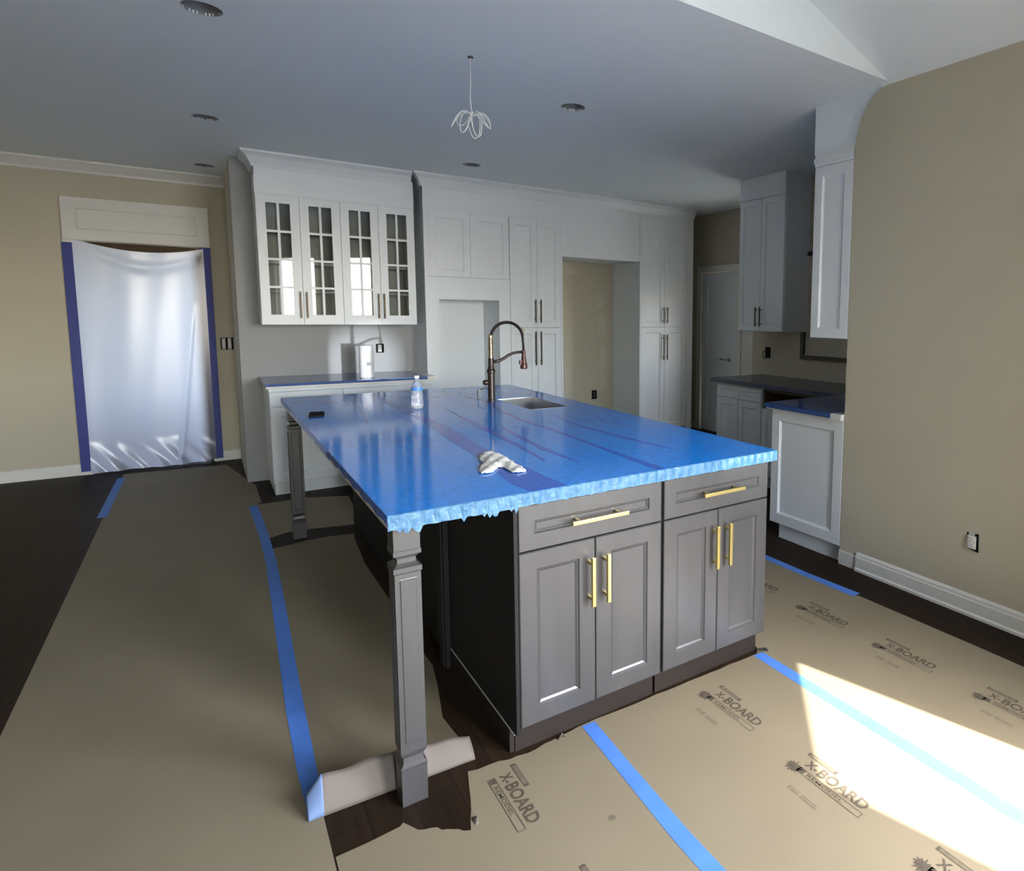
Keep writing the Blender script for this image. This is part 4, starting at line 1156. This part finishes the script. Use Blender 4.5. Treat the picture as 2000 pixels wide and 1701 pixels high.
# little turned-up corners
B = MB(); B.grid(lambda u, v: (1.915 + 0.05 * u, 1.965 - 0.03 * v - 0.09 * v * (1 - u) * 0.4, 0.002 + 0.05 * (1 - u) * (0.3 + v * 0.7)), 6, 6); B.build('lifted_corner', 'paper_back', c3, smooth=True, solid=0.001)
B = MB(); B.grid(lambda u, v: (0.93 + 0.03 * u, 1.957 - 0.012 * v, 0.002 + 0.022 * v * (1 - abs(2 * u - 1))), 6, 4); B.build('torn_scrap', 'paper_back', c1, smooth=True, solid=0.001)
B = MB(); B.grid(lambda u, v: (0.565 + 0.012 * u, 1.745 + 0.035 * v, 0.002 + 0.016 * u * (1 - abs(2 * v - 1))), 4, 6); B.build('torn_scrap', 'paper_back', c1, smooth=True, solid=0.001)

# printed logos
def text_mesh(body, size, xs=1.0, bold=0.0):
    cu = bpy.data.curves.new('lettering', 'FONT'); cu.body = body; cu.size = size; cu.resolution_u = 3; cu.offset = bold
    o = bpy.data.objects.new('lettering', cu); COL.objects.link(o)
    me = bpy.data.meshes.new_from_object(o.evaluated_get(bpy.context.evaluated_depsgraph_get()))
    bpy.data.objects.remove(o); bpy.data.curves.remove(cu)
    P = [(v.co.x * xs, v.co.y) for v in me.vertices]; F = [tuple(p.vertices) for p in me.polygons]
    bpy.data.meshes.remove(me)
    return P, F
def fit(P, s0, s1, t0, t1):
    a0, a1 = min(p[0] for p in P), max(p[0] for p in P); b0, b1 = min(p[1] for p in P), max(p[1] for p in P)
    return [(s0 + (p[0] - a0) / (a1 - a0) * (s1 - s0), t0 + (p[1] - b0) / (b1 - b0) * (t1 - t0)) for p in P]
T_XB = text_mesh('X-', 1, bold=0.03); T_BD = text_mesh('BOARD', 1, bold=0.03); T_RM = text_mesh('REMODEL', 1, bold=0.012)
def logo(parent, x, y, ink='ink', blob=True, lines=True):
    """printed mark: reading direction towards -Y, letter tops towards +X; s along the line, t up"""
    z = Zb + 0.0006
    B = MB()
    def put(P, F):
        V = [B.bm.verts.new((x + t_, y - s_, z)) for s_, t_ in P]
        for f in F:
            try: B.bm.faces.new([V[i] for i in f])
            except ValueError: pass
    def bar(s0, s1, t0, t1): put([(s0, t0), (s1, t0), (s1, t1), (s0, t1)], [(0, 1, 2, 3)])
    put(fit(T_BD[0], 0.100, 0.292, 0.060, 0.104), T_BD[1])
    put(fit(T_XB[0], 0.046, 0.092, 0.064, 0.100), T_XB[1])
    # top tab
    bar(0.018, 0.140, 0.112, 0.1145); bar(0.018, 0.140, 0.1275, 0.130); bar(0.018, 0.026, 0.1145, 0.1275); bar(0.130, 0.140, 0.1145, 0.1275)
    # lower bar: solid head, outlined body with lettering
    bar(0.045, 0.072, 0.024, 0.050); bar(0.072, 0.300, 0.047, 0.050); bar(0.072, 0.300, 0.024, 0.027); bar(0.297, 0.300, 0.027, 0.047)
    put(fit(T_RM[0], 0.085, 0.230, 0.031, 0.044), T_RM[1])
    if blob:
        P = []
        r2 = random.Random(3)
        for k in range(26):
            a = 2 * math.pi * k / 26
            r = 0.030 * (1.0 if k % 2 else 0.62) * r2.uniform(0.8, 1.15)
            P.append((0.030 + r * math.cos(a) * 1.15, 0.032 + r * math.sin(a)))
        put(P, [tuple(range(26))])
    o = B.build('printed_logo', ink, parent, recalc=False)
    B = MB()
    def put2(s0, s1, t0, t1): B.quad((x + t0, y - s0, z), (x + t1, y - s0, z), (x + t1, y - s1, z), (x + t0, y - s1, z))
    put2(0.026, 0.130, 0.114, 0.128)                      # tint inside the tab
    for s0, s1 in ((0.08, 0.125), (0.135, 0.20)) if lines else ():         # small unreadable lines beneath
        put2(s0, s1, -0.056, -0.050); put2(s0, s1 * 0.98, -0.046, -0.041)
    B.build('printed_tint', 'ink_soft', parent, recalc=False)
logo(c1, 0.632, 1.945, blob=False, lines=False)
logo(c1, 0.632, 1.455)
logo(c2, 1.490, 1.875); logo(c2, 1.478, 1.385); logo(c2, 1.478, 0.90)
for yy in (2.655, 2.175, 1.700, 1.215, 0.73): logo(c3, 2.372, yy, ink='ink')
# spill marks
B = MB(); B.lathe([(0.012, Zb + 0.0002), (0.010, Zb + 0.0006)], 0.905, 1.53, 14); B.build('stain', 'ink_soft', c1)

# blue tape
def tape(pts, label, material='tape', z=None):
    """band given as (left x, right x, y) rows"""
    z = z or (Zb + 0.0008)
    B = MB()
    V = [(B.bm.verts.new((a, y, z)), B.bm.verts.new((b, y, z))) for a, b, y in pts]
    for p, q in zip(V, V[1:]): B.bm.faces.new((p[0], p[1], q[1], q[0]))
    return tag(B.build('painter_tape', material, solid=0.0005), label, 'tape', 'blue tape on the floor')
tape([(0.176, 0.222, 2.085), (0.172, 0.226, 2.3), (0.176, 0.235, 2.7), (0.188, 0.246, 3.08), (0.208, 0.266, 3.7), (0.230, 0.284, 4.42), (0.232, 0.285, 5.0), (0.218, 0.276, 5.6), (0.214, 0.272, 5.82)], 'long blue tape line on the floor left of the island')
tape([(1.004, 1.062, -0.4), (1.006, 1.062, 1.36), (1.022, 1.074, 1.7), (1.034, 1.086, 1.962)], 'blue tape strip running from the left island cabinet towards the camera')
tape([(1.880, 1.936, -0.4), (1.880, 1.936, 1.66), (1.882, 1.936, 1.945)], 'blue tape strip from the right island corner into the sun patch')
tape([(2.735, 2.795, 2.068), (2.722, 2.775, 2.4), (2.715, 2.770, 2.74), (2.71, 2.765, 4.2)], 'blue tape strip along the floor beside the white end cabinet')
tape([(-0.675, -0.620, 6.1), (-0.672, -0.618, 6.9), (-0.668, -0.614, 7.45)], 'short blue tape strip on the left board edge near the doorway')
